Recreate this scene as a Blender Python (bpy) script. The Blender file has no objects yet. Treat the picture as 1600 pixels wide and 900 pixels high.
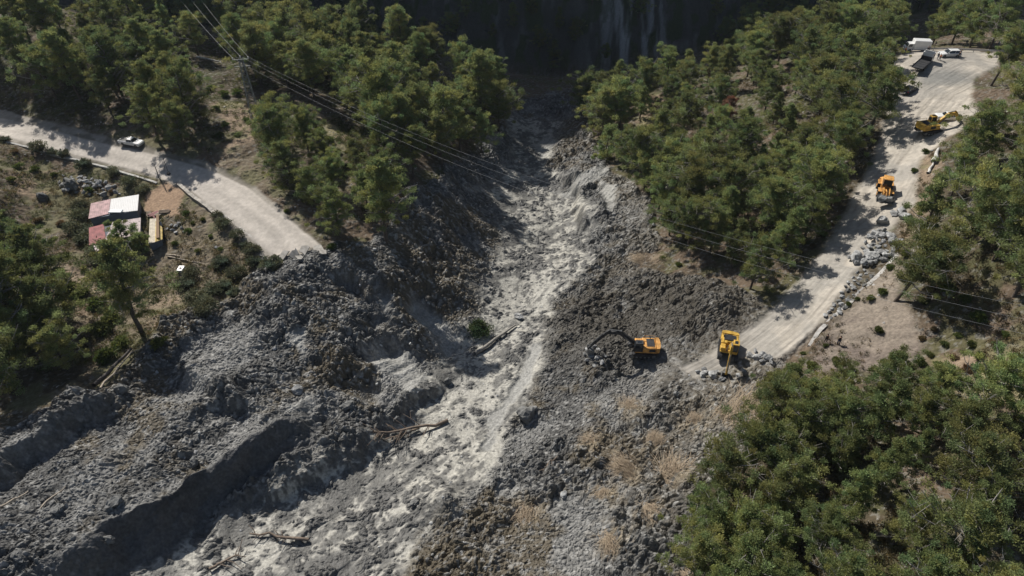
import bpy, math, random
import numpy as np
R = math.radians
random.seed(7)
rng = np.random.default_rng(11)
scene = bpy.context.scene
COL = scene.collection

# ---------------------------------------------------------------- camera, light, exposure
PITCH = 40.0
FPX = 1067.0
CAMZ = 100.0                      # world height of the drone; H below means metres under it
cam_d = bpy.data.cameras.new("camera")
cam_d.sensor_width = 36.0
cam_d.lens = 36.0 * FPX / 1600.0
cam_d.clip_start = 0.5
cam_d.clip_end = 4000
cam = bpy.data.objects.new("camera", cam_d)
COL.objects.link(cam)
cam.location = (0, 0, CAMZ)
cam.rotation_euler = (R(90 - PITCH), 0, 0)
scene.camera = cam

SUN_EL, SUN_AZ = 41.0, -36.0      # azimuth from +Y, negative = towards -X
w = bpy.data.worlds.new("World")
scene.world = w
w.use_nodes = True
nt = w.node_tree
sky = nt.nodes.new("ShaderNodeTexSky")
sky.sky_type = 'NISHITA'
sky.sun_disc = False
sky.sun_elevation = R(SUN_EL)
sky.sun_rotation = R(SUN_AZ)
sky.air_density = 1.0
nt.links.new(sky.outputs[0], nt.nodes["Background"].inputs[0])
nt.nodes["Background"].inputs[1].default_value = 0.052
sd = bpy.data.lights.new("sun", 'SUN')
sd.energy = 5.0
sd.angle = R(0.5)
sd.color = (1.0, 0.955, 0.88)
sun = bpy.data.objects.new("sun", sd)
COL.objects.link(sun)
sun.rotation_euler = (R(-(90 - SUN_EL)), 0, R(-SUN_AZ))
scene.view_settings.view_transform = 'Standard'
scene.view_settings.look = 'None'
scene.view_settings.exposure = 0.18
scene.view_settings.gamma = 1.0
scene.cycles.max_bounces = 4
scene.cycles.diffuse_bounces = 2
scene.cycles.glossy_bounces = 2
scene.cycles.transmission_bounces = 3
scene.cycles.transparent_max_bounces = 4

# ---------------------------------------------------------------- maths helpers
CP, SP = math.cos(R(PITCH)), math.sin(R(PITCH))
def unproj(px, py, H):
    """world point seen at photo pixel (px,py) lying H metres under the drone"""
    u = (px - 800.0) / FPX; v = (450.0 - py) / FPX
    z = H / (SP - v * CP)
    return np.array([u * z, z * (CP + v * SP), CAMZ - H])
def ray(px, py):
    u = (px - 800.0) / FPX; v = (450.0 - py) / FPX
    return np.array([u, CP + v * SP, -(SP - v * CP)])
def toPix(p):
    x, y, z = p[0], p[1], p[2] - CAMZ
    d = y * CP - z * SP
    return 800 + FPX * x / d, 450 - FPX * (y * SP + z * CP) / d, d

def hsh(ix, iy, seed):
    h = (ix.astype(np.int64) * 374761393 + iy.astype(np.int64) * 668265263 + seed * 974634777) & 0xffffffff
    h = ((h ^ (h >> 13)) * 1274126177) & 0xffffffff
    h = ((h ^ (h >> 16)) * 2246822519) & 0xffffffff
    return ((h ^ (h >> 15)) & 0xffffff) / float(0x1000000)
def vn(x, y, s, seed=0):
    x = x / s; y = y / s
    ix = np.floor(x); iy = np.floor(y); fx = x - ix; fy = y - iy
    fx = fx * fx * (3 - 2 * fx); fy = fy * fy * (3 - 2 * fy)
    a = hsh(ix, iy, seed); b = hsh(ix + 1, iy, seed); c = hsh(ix, iy + 1, seed); d = hsh(ix + 1, iy + 1, seed)
    return (a * (1 - fx) + b * fx) * (1 - fy) + (c * (1 - fx) + d * fx) * fy
def fbm(x, y, s, n=4, seed=0, g=0.5):
    o = 0; a = 1; t = 0
    for i in range(n):
        o = o + a * vn(x + 13.7 * i, y - 7.1 * i, s, seed + i * 17); t += a; a *= g; s /= 2.03
    return o / t
def clod(x, y, s, seed, p=0.5):
    """rounded and broken lumps: height 0..1 and the lump's own random value"""
    x = x / s; y = y / s
    ix = np.floor(x); iy = np.floor(y)
    best = np.zeros_like(x); rid = np.zeros_like(x)
    for dx in (-1, 0, 1):
        for dy in (-1, 0, 1):
            cx = ix + dx; cy = iy + dy
            jx = cx + 0.1 + 0.8 * hsh(cx, cy, seed); jy = cy + 0.1 + 0.8 * hsh(cx, cy, seed + 1)
            r = hsh(cx, cy, seed + 2)
            a = hsh(cx, cy, seed + 3) * 3.14
            ca = np.cos(a); sa = np.sin(a)
            ddx = x - jx; ddy = y - jy
            qx = ca * ddx + sa * ddy; qy = (-sa * ddx + ca * ddy) * (1.0 + 0.7 * r)
            tilt = 1 + 0.5 * qx
            q = np.clip(1 - (qx * qx + qy * qy) / (0.75 * (0.35 + 0.65 * r)) , 0, 1)
            h = np.power(q, p) * (0.3 + 0.7 * r) * tilt
            m = h > best
            best = np.where(m, h, best); rid = np.where(m, r, rid)
    return best, rid
def sstep(a, b, x):
    t = np.clip((x - a) / (b - a), 0, 1)
    return t * t * (3 - 2 * t)
def poly_line(x, y, pts):
    """distance, signed distance (positive on the right of travel), arc length"""
    best = np.full(x.shape, 1e9); sg = np.zeros_like(x); arc = np.zeros_like(x); s0 = 0
    for i in range(len(pts) - 1):
        ax, ay = pts[i][:2]; bx, by = pts[i + 1][:2]
        ex, ey = bx - ax, by - ay; L = math.hypot(ex, ey)
        t = np.clip(((x - ax) * ex + (y - ay) * ey) / (L * L), 0, 1)
        qx = x - ax - t * ex; qy = y - ay - t * ey
        d = np.hypot(qx, qy); m = d < best
        best = np.where(m, d, best)
        sg = np.where(m, np.sign(qx * ey - qy * ex), sg)
        arc = np.where(m, s0 + t * L, arc); s0 += L
    return best, best * sg, arc, s0
def poly_sd(x, y, pts):
    """signed distance to a polygon, positive inside"""
    best = np.full(x.shape, 1e9); ins = np.zeros(x.shape, bool); n = len(pts)
    for i in range(n):
        ax, ay = pts[i][:2]; bx, by = pts[(i + 1) % n][:2]
        ex, ey = bx - ax, by - ay; L = ex * ex + ey * ey + 1e-9
        t = np.clip(((x - ax) * ex + (y - ay) * ey) / L, 0, 1)
        best = np.minimum(best, np.hypot(x - ax - t * ex, y - ay - t * ey))
        c = ((ay > y) != (by > y)) & (x < (bx - ax) * (y - ay) / (by - ay + 1e-12) + ax)
        ins ^= c
    return np.where(ins, best, -best)

# ---------------------------------------------------------------- terrain: heights
CTRL = [  # photo x, photo y, metres under the drone
 # left road
 (-80,190,69),(0,197,69),(100,212,69),(200,232,69),(300,265,69.3),(370,305,69.6),(430,350,70),(470,388,70.3),
 # wood above the road
 (100,140,66),(100,80,62),(100,40,60),(60,10,60),(0,100,63),(250,180,67.5),(250,110,66),(330,90,70),(405,195,68.5),(360,180,68.5),
 (540,210,71),(450,285,70.2),(420,250,69.5),(600,200,73),(500,130,72),(650,120,76),(750,160,83),(480,60,74),(600,60,80),(250,30,70),
 (560,330,71),(620,270,72),(680,225,76),(735,200,82),(785,200,88.5),(610,350,72.5),
 # bank of the channel
 (700,400,79.5),(760,330,85),(650,440,77.5),(600,400,73.5),(700,520,83),(740,270,85),(650,340,75),
 # channel
 (900,150,96),(840,200,92),(820,250,90.5),(845,320,88.5),(850,400,86.5),(810,480,85),(760,560,83.3),(700,640,81.5),(620,740,79.5),(300,872,76.6),(480,850,77.5),(330,895,77),
 # left debris mass
 (500,450,72.5),(520,520,74),(620,570,79.5),(450,560,73),(330,560,71.5),(350,640,71.5),(250,650,71),(250,750,70.7),(400,675,71.9),(100,850,69.5),(560,640,77.5),(0,850,69.2),
 (480,700,75.6),(420,800,77.5),
 # terrace below the left road
 (180,350,73),(300,310,70.5),(60,285,71.7),(60,360,72.7),(250,420,73.7),(100,450,73.2),(300,480,73),(60,560,72),(180,560,72),(0,640,71.3),(380,440,73),(430,415,72.2),
 # right debris
 (1000,480,80),(920,440,83),(1100,450,77.5),(1150,482,76.3),(1000,565,79),(1060,570,77.6),(1130,572,77),(1000,650,78),(900,700,78.5),(1000,800,76.5),(800,850,77.5),(1100,700,76),(900,580,81),(850,640,80.5),(1000,380,82.2),(960,320,84.5),
 # lower right hill
 (1200,620,75.3),(1300,700,71),(1400,800,68),(1550,700,64),(1200,850,73),(1550,880,64),(1450,550,69),(1580,560,64),(1300,545,73),
 # right road
 (1170,525,76),(1250,450,73.7),(1310,380,71.5),(1370,310,69),(1390,250,67.2),(1410,200,65.5),(1450,150,64.2),(1500,120,63.2),(1550,92,62.7),(1430,95,63.3),(1480,86,62.8),(1540,130,63),
 # right of it
 (1450,385,67),(1500,260,63),(1580,350,57),(1590,210,59),(1580,135,61.5),
 # right wood
 (1330,350,71.3),(1250,370,74),(1150,440,77.7),(1080,400,79.8),(1050,330,81),(1000,290,83),(940,255,86),(980,205,85),(1050,170,82),(1100,200,79),(1200,200,74.5),(1300,250,71),(1250,300,74),(1330,150,68.5),(1380,100,66),(1200,120,75),(1300,80,70.5),(960,170,88),
]
WCTRL = [(-190,150,66),(-190,100,72),(-130,60,66),(-116,98,53),(-127,112,53),(-85,15,69),(0,15,75),(80,15,66),(130,55,57),(175,110,50),(205,170,50),(160,205,68),(110,195,74),  # holds an unseen knoll raised past the left side to shade the terrace
 (0,235,98),(-60,240,93),(60,235,93),(-150,240,78),(150,245,80),(-260,240,72),(260,250,72),(-260,60,70),(260,60,45),(0,-60,70),(-150,-40,65),(150,-40,55)]
# scarps: (photo polyline with H, drop, width, ends fade)
SCARP = [
 ([(-60,1010,71),(100,908,72.5),(250,818,74),(400,724,75),(470,668,75.5),(525,600,76)], 4.4, 2.3),
 ([(-60,815,71.5),(0,762,72),(110,688,72.3),(200,618,72.6)], 3.6, 1.4),
 ([(330,830,77),(400,790,77),(540,722,78),(635,650,80),(720,565,82)], 1.9, 1.0),
 ([(505,395,70.5),(575,440,73),(610,500,76),(650,560,79)], 4.2, 2.6),
 ([(560,560,76),(600,600,77),(590,640,78)], 2.0, 1.0),
 ([(855,285,90),(900,300,88.5),(905,350,87),(930,375,86)], 2.6, 1.2),
 ([(280,560,71.5),(330,620,71),(420,640,71.5)], 2.2, 1.5),
]
SC = [([unproj(*p) for p in pl], A, wd) for pl, A, wd in SCARP]
def scarp_off(x, y):
    o = np.zeros_like(x); face = np.zeros_like(x)
    for si, (pl, A, wd) in enumerate(SC):
        d, s, arc, L = poly_line(x, y, pl)
        e = np.clip(np.minimum(arc, L - arc) / ((0.36 if si == 0 else 0.22) * L), 0, 1)
        e = e * e * (3 - 2 * e)
        s = s + (vn(x, y, 7, 902) - .5) * 1.8 * min(1, wd * .5) + (vn(x, y, 3.0, 900) - .5) * 2.0 * min(1, wd) + (vn(x, y, 1.2, 901) - .5) * .8
        k = np.clip((s - wd * 0.1) / wd, -1, 1)
        k = k * (1.5 - 0.5 * k * k)
        loc = np.exp(-(s / (4.5 * wd + 5)) ** 2)
        o = o - A * 0.5 * k * loc * e
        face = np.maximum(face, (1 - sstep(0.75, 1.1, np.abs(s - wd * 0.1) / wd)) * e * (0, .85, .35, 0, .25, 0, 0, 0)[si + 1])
    return o, face
MOUND = [  # photo x, y, H, radius, height
 (905,285,88.5,6,2.2),(930,340,86,5.5,2.2),(840,640,80,1.6,1.3),(660,490,80,5,-1.5),(1120,480,77,7,1.6),(1040,500,79,8,1.4),
 (700,790,78,3,1.3),(420,720,77,6,1.5),(560,470,73,4,1.6),(540,520,74.5,5,1.5),(950,560,80,6,1.0),(760,850,77.5,4,1.0),
 (1020,130,84,14,2),(1365,388,70.5,4.5,1.1),(695,800,78,2.4,1.8),(1130,485,77,3,1.2),(1130,590,77,4,-0.8),(860,540,83,4,0.8),(930,620,79,5,0.9)]
MD = [(unproj(a, b, c)[:2], r, h) for a, b, c, r, h in MOUND]
def mound_off(x, y):
    o = np.zeros_like(x)
    for (mx, my), r, h in MD:
        o = o + h * np.exp(-((x - mx) ** 2 + (y - my) ** 2) / (r * r))
    return o
C3 = np.array([unproj(*c) for c in CTRL] + [np.array([a, b, CAMZ - h]) for a, b, h in WCTRL])
cx, cy, cz = C3[:, 0].copy(), C3[:, 1].copy(), C3[:, 2].copy()
cz = cz - scarp_off(cx, cy)[0] - mound_off(cx, cy)
def tps_u(r2): return 0.5 * r2 * np.log(r2 + 1e-9)
n = len(cx)
K = tps_u((cx[:, None] - cx[None]) ** 2 + (cy[:, None] - cy[None]) ** 2) + np.eye(n) * 40.0
Pm = np.c_[np.ones(n), cx, cy]
A_ = np.zeros((n + 3, n + 3)); A_[:n, :n] = K; A_[:n, n:] = Pm; A_[n:, :n] = Pm.T
sol = np.linalg.solve(A_, np.r_[cz, 0, 0, 0])
GX0, GY0, GS = -340.0, -80.0, 1.0
gxs = np.arange(GX0, 341, GS); gys = np.arange(GY0, 262, GS)
gz = np.empty((len(gys), len(gxs)))
for j, yy in enumerate(gys):
    r2 = (gxs[:, None] - cx[None]) ** 2 + (yy - cy[None]) ** 2
    gz[j] = tps_u(r2) @ sol[:n] + sol[n] + sol[n + 1] * gxs + sol[n + 2] * yy
def base_z(x, y):
    u = np.clip((x - GX0) / GS, 0, len(gxs) - 1.001); v = np.clip((y - GY0) / GS, 0, len(gys) - 1.001)
    i = u.astype(int); j = v.astype(int); fu = u - i; fv = v - j
    z = (gz[j, i] * (1 - fu) + gz[j, i + 1] * fu) * (1 - fv) + (gz[j + 1, i] * (1 - fu) + gz[j + 1, i + 1] * fu) * fv
    z = z + mound_off(x, y)
    # the mountain beyond the valley
    foot = 240 + 16 * (fbm(x, x * 0, 60, 2, 5) - 0.5) + 14 * sstep(20, 110, x) - 0.00 * x
    t = np.clip(y - foot, 0, 1e9)
    top = 185 + 50 * (fbm(x, x * 0 + 9, 120, 3, 8) - 0.5)
    rid = 1 - np.abs(2 * fbm(x, y * 0.35, 34, 3, 21) - 1)
    m = np.minimum(t * 1.75 + np.where(t > 0, (rid - 0.6) * np.minimum(t * 0.6, 16), 0), top + (t - top / 1.75) * 0.12)
    return z + m, sstep(-3, 4, y - foot)
def smooth_z(x, y):
    z, mt = base_z(x, y)
    so, face = scarp_off(x, y)
    return z + so
def G(px, py, f=smooth_z):
    """photo pixel -> point on the terrain (ray march)"""
    d = ray(px, py); t = np.arange(40, 420, 0.5)
    x = d[0] * t; y = d[1] * t; z = CAMZ + d[2] * t
    g = f(x, y); k = np.argmax(g > z)
    if k == 0: k = 1
    a, b = t[k - 1], t[k]
    ts = np.linspace(a, b, 12); g2 = f(d[0] * ts, d[1] * ts) > CAMZ + d[2] * ts
    k = np.argmax(g2); tt = ts[k] if g2.any() else b
    return np.array([d[0] * tt, d[1] * tt, CAMZ + d[2] * tt])
def GP(pts): return [G(a, b) for a, b in pts]
# ---------------------------------------------------------------- terrain: zones (traced on the ground)
P_DEB = GP([(-160,760),(-60,690),(30,655),(100,622),(165,600),(205,560),(255,512),(325,484),(365,455),(392,428),(402,400),(445,396),(500,387),(528,372),(568,378),
            (612,350),(640,305),(690,285),(722,245),(752,215),(785,188),(815,162),(850,140),(905,140),(912,190),(940,230),(952,262),(985,275),(1012,320),(1035,372),(1030,395),(985,400),
            (1040,425),(1100,432),(1165,458),(1205,482),(1190,505),(1150,530),(1120,545),(1150,560),(1215,545),(1250,520),(1235,560),(1205,590),(1180,640),(1215,690),(1140,740),(1090,780),(1075,880),(1060,985),(-160,985)])
P_MUD = GP([(798,188),(830,182),(880,192),(862,225),(846,262),(885,285),(905,330),(928,352),(915,415),(872,462),(842,500),(838,560),(812,640),(775,700),(710,770),(640,830),(580,985),(120,985),
            (220,895),(300,850),(350,800),(450,765),(550,722),(600,684),(642,640),(642,605),(715,560),(765,492),(752,452),(786,405),(788,335),(768,300),(812,258),(800,215)])
P_ROADL = GP([(-150,165),(0,171),(130,204),(240,233),(330,258),(395,290),(450,335),(478,362),(503,386),(470,400),(430,402),(402,404),(375,372),(330,332),(285,296),(255,282),(150,256),(60,232),(0,222),(-150,212)])
P_ASPH = GP([(-150,178),(0,184),(100,208),(240,241),(330,266),(385,292),(440,335),(503,386),(430,402),(385,368),(335,325),(290,292),(235,272),(130,245),(0,211),(-150,200)])
P_ROADR = GP([(1060,574),(1110,548),(1150,528),(1195,490),(1250,440),(1300,372),(1330,318),(1355,270),(1378,215),(1385,160),(1392,120),(1400,96),(1418,80),(1470,78),(1530,80),(1560,84),
              (1558,105),(1520,122),(1515,150),(1525,175),(1500,190),(1500,205),(1478,215),(1440,245),(1425,290),(1425,318),(1388,360),(1338,420),(1312,458),(1284,498),(1250,538),(1215,560),(1150,560),(1120,582),(1085,592)])
P_SOIL = GP([(1300,498),(1345,440),(1400,405),(1425,460),(1440,500),(1450,550),(1400,590),(1300,585),(1235,590),(1255,555)])
P_DIRT = GP([(262,284),(288,300),(278,335),(250,338),(222,330),(232,300)])
P_CLEAR = [GP(q) for q in ([(338,165),(375,158),(420,175),(425,205),(395,222),(375,225),(350,245),(362,205)],
   [(498,178),(530,188),(568,238),(540,236),(505,205)], [(30,262),(130,272),(150,305),(95,325),(20,300)],
   [(1010,145),(1045,150),(1020,200),(985,250),(960,240),(1000,195)],[(1160,330),(1205,310),(1195,360),(1165,360)],
   [(1430,245),(1475,250),(1440,330),(1410,400),(1395,395),(1435,320)], [(310,440),(330,490),(240,520),(225,470)], [(90,395),(170,455),(140,510),(70,470)],
   [(1450,560),(1600,540),(1600,640),(1480,620)],[(1400,790),(1480,780),(1460,830),(1410,820)])]
P_STREAK = [GP(q) for q in ([(915,268),(958,258),(950,275),(905,300),(880,312),(872,305)], [(938,285),(962,290),(958,335),(948,330)],
   [(575,548),(618,530),(645,560),(662,590),(640,612),(610,585),(580,575)], [(640,470),(690,500),(715,530),(700,560),(670,520),(632,490)],
   [(455,640),(480,620),(490,650)], [(455,525),(478,520),(470,560)], [(590,465),(612,470),(600,490)], [(835,228),(862,205),(868,225),(845,250)])]
L_STREAK = GP([(838,545),(822,590),(800,625),(775,655),(765,700)])
C_ROADR = GP([(1080,584),(1160,540),(1230,485),(1290,420),(1330,365),(1365,300),(1400,240),(1430,190),(1465,145),(1530,110)])
C_ROADL = GP([(-150,190),(0,197),(100,212),(200,240),(300,270),(370,305),(430,350),(470,392)])
P_LOG = [G(a, b)[:2] for a, b in ((1000,560),(1135,560),(1090,575),(1378,310))]
PALEPATCH = GP([(640,580),(690,560),(800,500)])
TUFTS_PX = [(985,632,1.0,1.3),(1162,655,2.4,.6),(1190,690,1.8,.2),(1205,668,1.2,2),(1135,648,.9,2.6),(1052,742,2.0,.9),(985,735,1.2,2.5),(1020,690,.8,1),(925,692,1,2.9),(1012,805,1.0,5),(822,800,1.2,4.4),(955,850,1.1,4.8),(1005,405,1.2,2.9),(1025,408,1.0,.5),(1085,655,.8,1.2),(1075,905,1,5),(945,770,.8,4)]
TUFT_XY = [G(a[0], a[1])[:2] for a in TUFTS_PX]
SUNK = GP([(1290,510),(1245,548),(1215,575)])

def terrain(x, y):
    """final height, albedo and zone of ground points"""
    x = np.asarray(x, float); y = np.asarray(y, float)
    zb, mt = base_z(x, y)
    so, face = scarp_off(x, y)
    n1 = fbm(x, y, 9, 3, 3); n2 = fbm(x, y, 2.2, 3, 4); n3 = fbm(x, y, 0.7, 2, 9)
    wob = (n1 - 0.5) * 5 + (n2 - 0.5) * 2.2
    dDeb = poly_sd(x, y, P_DEB) + wob * 0.8
    dMud = poly_sd(x, y, P_MUD) + wob + 1.2
    dRL = poly_sd(x, y, P_ROADL) + (n2 - .5) * 0.8
    dAs = poly_sd(x, y, P_ASPH) + (n2 - .5) * 0.25
    dRR = poly_sd(x, y, P_ROADR) + (n2 - .5) * 1.4
    dSoil = poly_sd(x, y, P_SOIL) + wob
    dDirt = poly_sd(x, y, P_DIRT) + (n2 - .5) * 1.5
    road = np.maximum(sstep(-0.5, 0.5, dRL), sstep(-1.0, 0.6, dRR))
    deb = sstep(-0.8, 0.8, dDeb) * (1 - sstep(-0.3, 0.3, dAs) ) * (1 - sstep(-1, 1, dRR))
    mud = sstep(-1.5, 1.8, dMud) * deb
    streak = np.zeros_like(x)
    for q in P_STREAK:
        streak = np.maximum(streak, sstep(-0.8, 0.8, poly_sd(x, y, q) + (n2 - .5) * 2.5))
    ds, _, _, _ = poly_line(x, y, L_STREAK)
    streak = np.maximum(streak, sstep(0.5, -0.4, ds - 0.9 + (n2 - .5) * 1.6))
    streak = streak * deb
    # ---- broken lumps
    wx = x + (n2 - 0.5) * 1.5; wy = y + (fbm(x, y, 2.2, 2, 44) - 0.5) * 1.5
    c0, i0 = clod(wx, wy, 3.4, 100, 0.8)
    c1, i1 = clod(wx, wy, 1.45, 110, 0.6)
    c2, i2 = clod(wx, wy, 0.72, 120, 0.5)
    c3, i3 = clod(wx, wy, 0.36, 130, 0.5)
    fine = (n3 - 0.5)
    fu = x * .84 - y * .54; fv = x * .54 + y * .84      # across and along the slide
    rough = sstep(.36, .62, fbm(fu, fv * .45, 5.5, 4, 31)); big = fbm(fu, fv * .6, 19, 3, 33) - .5
    drag = (fbm(x * 0.84 - y * 0.54, (x * 0.54 + y * 0.84) * 0.10, 0.9, 3, 61) - 0.5)   # drag marks down the slide
    smooth = np.maximum(face, streak)
    d_deb = (0.85 * c0 * rough * rough + 0.62 * c1 * (.08 + .9 * rough) + 0.46 * c2 * (.4 + .6 * rough) + 0.25 * c3 + (n1 - .5) * 2.6 + big * 3.2 + (n2 - .5) * .5) * (1 - (0.92 * face + .72 * streak).clip(0, .92)) + drag * (0.55 * smooth + .35 * face) + face * (n2 - .5) * .5 + 0.08 * fine
    low = 0.26 + 0.30 * fbm(x, y, 5.5, 3, 77)
    lump = 0.42 * c1 * sstep(0.42, 0.60, fbm(x, y, 3.2, 3, 78)) + 0.30 * c2 + 0.16 * c3
    d_mud = (np.maximum(lump, low * 0.74) + (n1 - .5) * 1.2 + 0.25 * c0 * sstep(.45, .7, rough)) * (1 - smooth) + smooth * (0.2 + drag * 0.3)
    wet = sstep(0.06, -0.10, lump - low * 0.74)           # pale slurry pooled between the lumps
    d_gnd = (n1 - .5) * 1.1 + (n2 - .5) * 0.55 + fine * 0.25 + 0.16 * c2 * sstep(.5, .7, rough)
    bump = d_gnd * (1 - deb) + deb * ((1 - mud) * d_deb + mud * d_mud)
    berm = np.zeros_like(x)
    z = zb + so + bump * (1 - road) * (1 - 0.6 * sstep(0, 2, dSoil)) * (1 - .8 * sstep(-.5, 1, dDirt)) * (1 - deb * .75 * sstep(-7, 0, dRR) * (n1 < .9))
    # roads
    dr, sr, ar, _ = poly_line(x, y, C_ROADR)
    dl, sl, al, _ = poly_line(x, y, C_ROADL)
    rut = fbm(sr, ar * 0.06, 0.55, 3, 71)
    z = z + road * (0.10 * (n2 - .5) + sstep(-1, .6, dRR) * (0.16 * (rut - .5)))
    gul = sstep(1.2, 0.2, poly_line(x, y, SUNK)[0] + (n2 - .5) * 1.2)
    z = z - gul * 0.55
    furrow = fbm(x * .45 + y * .89, (x * .89 - y * .45) * .2, 2.6, 3, 91)
    z = z + sstep(0, 2, dSoil) * (furrow - .5) * 0.9
    # ---- albedo
    def c(r, g, b): return np.array([r, g, b])[:, None]
    def mx(a, b, t): return a * (1 - t) + b * t
    one = np.ones_like(x)
    xf = x.ravel(); sh = x.shape
    F = lambda a: a.ravel()[None]
    g1 = fbm(x, y, 14, 3, 201); g2 = fbm(x, y, 3.0, 3, 202); g3 = fbm(x, y, 0.5, 2, 203); g4 = fbm(x, y, 28, 2, 204)
    col = c(.088, .072, .048) * F(one)
    col = mx(col, c(.14, .105, .075), F(sstep(.45, .65, g1)))
    col = mx(col, c(.085, .092, .038), F(sstep(.50, .62, g2) * (0.6)))
    col = mx(col, c(.20, .19, .17), F(sstep(.62, .72, g3) * .7))
    clr = np.zeros_like(x)
    for q in P_CLEAR: clr = np.maximum(clr, sstep(-1.5, 1.5, poly_sd(x, y, q) + wob * .6))
    col = mx(col, mx(c(.30, .225, .16), c(.24, .21, .12), F(sstep(.45, .6, g2))), F(clr * .85))
    terr = sstep(-30, -42, x - .25 * (y - 100)) * sstep(135, 120, y + x * .1)
    col = mx(col, c(.22, .18, .13), F(terr * sstep(.42, .56, g4 * .4 + g2 * .6) * .75))
    col = mx(col, c(.11, .12, .05), F(terr * sstep(.48, .60, g1 * .5 + g2 * .5) * .5))
    col = mx(col, c(.36, .25, .17), F(sstep(-.5, .5, dDirt)))
    col = mx(col, mx(c(.255, .215, .175), c(.165, .135, .115), F(sstep(.4, .65, g1 * .6 + g2 * .4))), F(sstep(-1, 1.5, dSoil)))
    # rock and scrub of the shaded mountain
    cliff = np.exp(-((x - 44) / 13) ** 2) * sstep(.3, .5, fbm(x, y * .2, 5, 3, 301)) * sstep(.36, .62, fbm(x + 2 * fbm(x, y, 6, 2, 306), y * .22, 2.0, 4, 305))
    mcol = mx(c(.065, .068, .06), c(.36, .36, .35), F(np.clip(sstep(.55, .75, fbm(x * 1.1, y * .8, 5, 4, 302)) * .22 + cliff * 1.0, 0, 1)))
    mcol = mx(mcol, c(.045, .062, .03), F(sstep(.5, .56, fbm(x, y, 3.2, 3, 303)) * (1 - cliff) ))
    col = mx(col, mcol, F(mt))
    # debris
    dk = mx(c(.046, .045, .043), c(.125, .123, .117), F(np.clip(0.55 * i2 + 0.45 * i1 * (c1 > .2), 0, 1)))
    brn = sstep(.50, .62, g1 * .6 + g2 * .4)
    rgt = sstep(10, 30, x - 0.05 * y)
    dk = mx(dk, c(.21, .207, .197), F((1 - rough) * sstep(.45, .6, fbm(fu, fv * .3, 4.0, 4, 209)) * .75))
    dk = mx(dk, c(.10, .080, .050), F(np.clip(brn * .85 * (1 - rgt), 0, .9)))
    dk = mx(dk, c(.145, .124, .092) * F(.6 + .8 * g3), F(np.clip(rgt * (.55 + .45 * g2), 0, 1)))
    dk = mx(dk, c(.30, .295, .28), F(sstep(.64, .72, g3) * .6 + (i3 > .93) * (c3 > .35) * .6))
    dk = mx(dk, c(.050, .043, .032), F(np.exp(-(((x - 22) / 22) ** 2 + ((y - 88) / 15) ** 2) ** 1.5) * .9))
    straw = np.zeros_like(x)
    for a_, b_ in TUFT_XY: straw = np.maximum(straw, np.exp(-((x - a_) ** 2 + (y - b_) ** 2) / 5.0))
    dk = mx(dk, c(.27, .22, .15), F(np.clip(straw * sstep(.42, .55, fbm(fu * 2.2, fv * .6, 1.0, 3, 210)) * .9, 0, 1)))
    pale = sstep(.55, .70, fbm(x, y, 6.5, 4, 205)) * .75
    lowd = sstep(0.5, 0.1, c1 * .6 + c2 * .4)
    dk = mx(dk, c(.27, .265, .25), F(pale * lowd))
    mudc = mx(c(.125, .122, .115), mx(c(.45, .43, .375), c(.36, .347, .31), F(g2)), F(np.clip(wet * sstep(.26, .42, g4 * .35 + fbm(x, y, 5, 3, 206) * .65 + .02) , 0, 1)))
    mot = sstep(.47, .60, fbm(fu, fv * .45, .85, 3, 207) * .6 + fbm(fu, fv * .35, 3.4, 3, 208) * .4)
    mudc = mx(mudc, c(.095, .093, .088), F(mot * (1 - streak) * .85))
    dk = mx(dk, mudc, F(mud))
    dk = mx(dk, c(.30, .295, .275) * (F(0.75 + 0.5 * (drag + .5))), F(smooth * (1 - face)))
    dk = mx(dk, c(.060, .060, .062) * (F(0.45 + 1.1 * (drag + .5))), F(face))  # scarp faces keep drag streaks; their deep shade is put into the colour
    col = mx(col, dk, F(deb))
    # roads
    tyre = np.exp(-((np.abs(sr + (vn(ar, ar * 0, 9, 74) - .5) * 2.4) - 1.0) / .28) ** 2) + .8 * np.exp(-((np.abs(sr - 1.6 + (vn(ar, ar * 0, 12, 75) - .5) * 3) - .9) / .25) ** 2)
    rd = c(.43, .39, .335) * F((0.62 + 0.76 * rut) * (1 - .30 * np.clip(tyre, 0, 1) * sstep(.35, .6, vn(ar, sr, 7, 76))))
    rd = mx(rd, c(.30, .285, .26), F(sstep(.5, .62, fbm(x, y, 9, 3, 77)) * .6))
    rd = mx(rd, c(.27, .25, .22), F(sstep(.52, .64, g2 * .5 + rut * .5) * .6))
    rd = mx(rd, c(.20, .20, .19), F(np.exp(-(((x - 98) / 6.5) ** 2 + ((y - 150) / 4.5) ** 2) ** 2) * sstep(.2, .5, g2) * .8))
    col = mx(col, rd, F(sstep(-1, .6, dRR)))
    shl = mx(c(.34, .31, .27), c(.20, .18, .15), F(sstep(.4, .6, g2)))
    col = mx(col, shl, F(sstep(-.5, .5, dRL)))
    lane = 1 + 0.07 * np.cos(sl * 2.1) + 0.10 * (fbm(sl, al * .05, .8, 3, 72) - .5) * 2
    ap = c(.50, .455, .405) * F(lane * (0.82 + 0.2 * g2 + .16 * g1))
    line = (np.abs(np.abs(sl - 0.2) - 4.3) < .11) * sstep(.35, .5, fbm(al, al * 0, 2.2, 2, 73)) * .6
    ap = mx(ap, c(.55, .54, .52), F(line))
    col = mx(col, ap, F(sstep(-.3, .3, dAs)))
    col = col * F(0.86 + 0.28 * g3)
    zone = np.zeros(x.shape, int)
    zone[deb > .5] = 1
    zone[(mud > .5)] = 2
    zone[dRL > 0] = 3
    zone[(dRR > 0)] = 4
    return z, np.clip(col.reshape((3,) + sh), .01, .8), zone, (deb, mud, smooth, road, clr)
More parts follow.
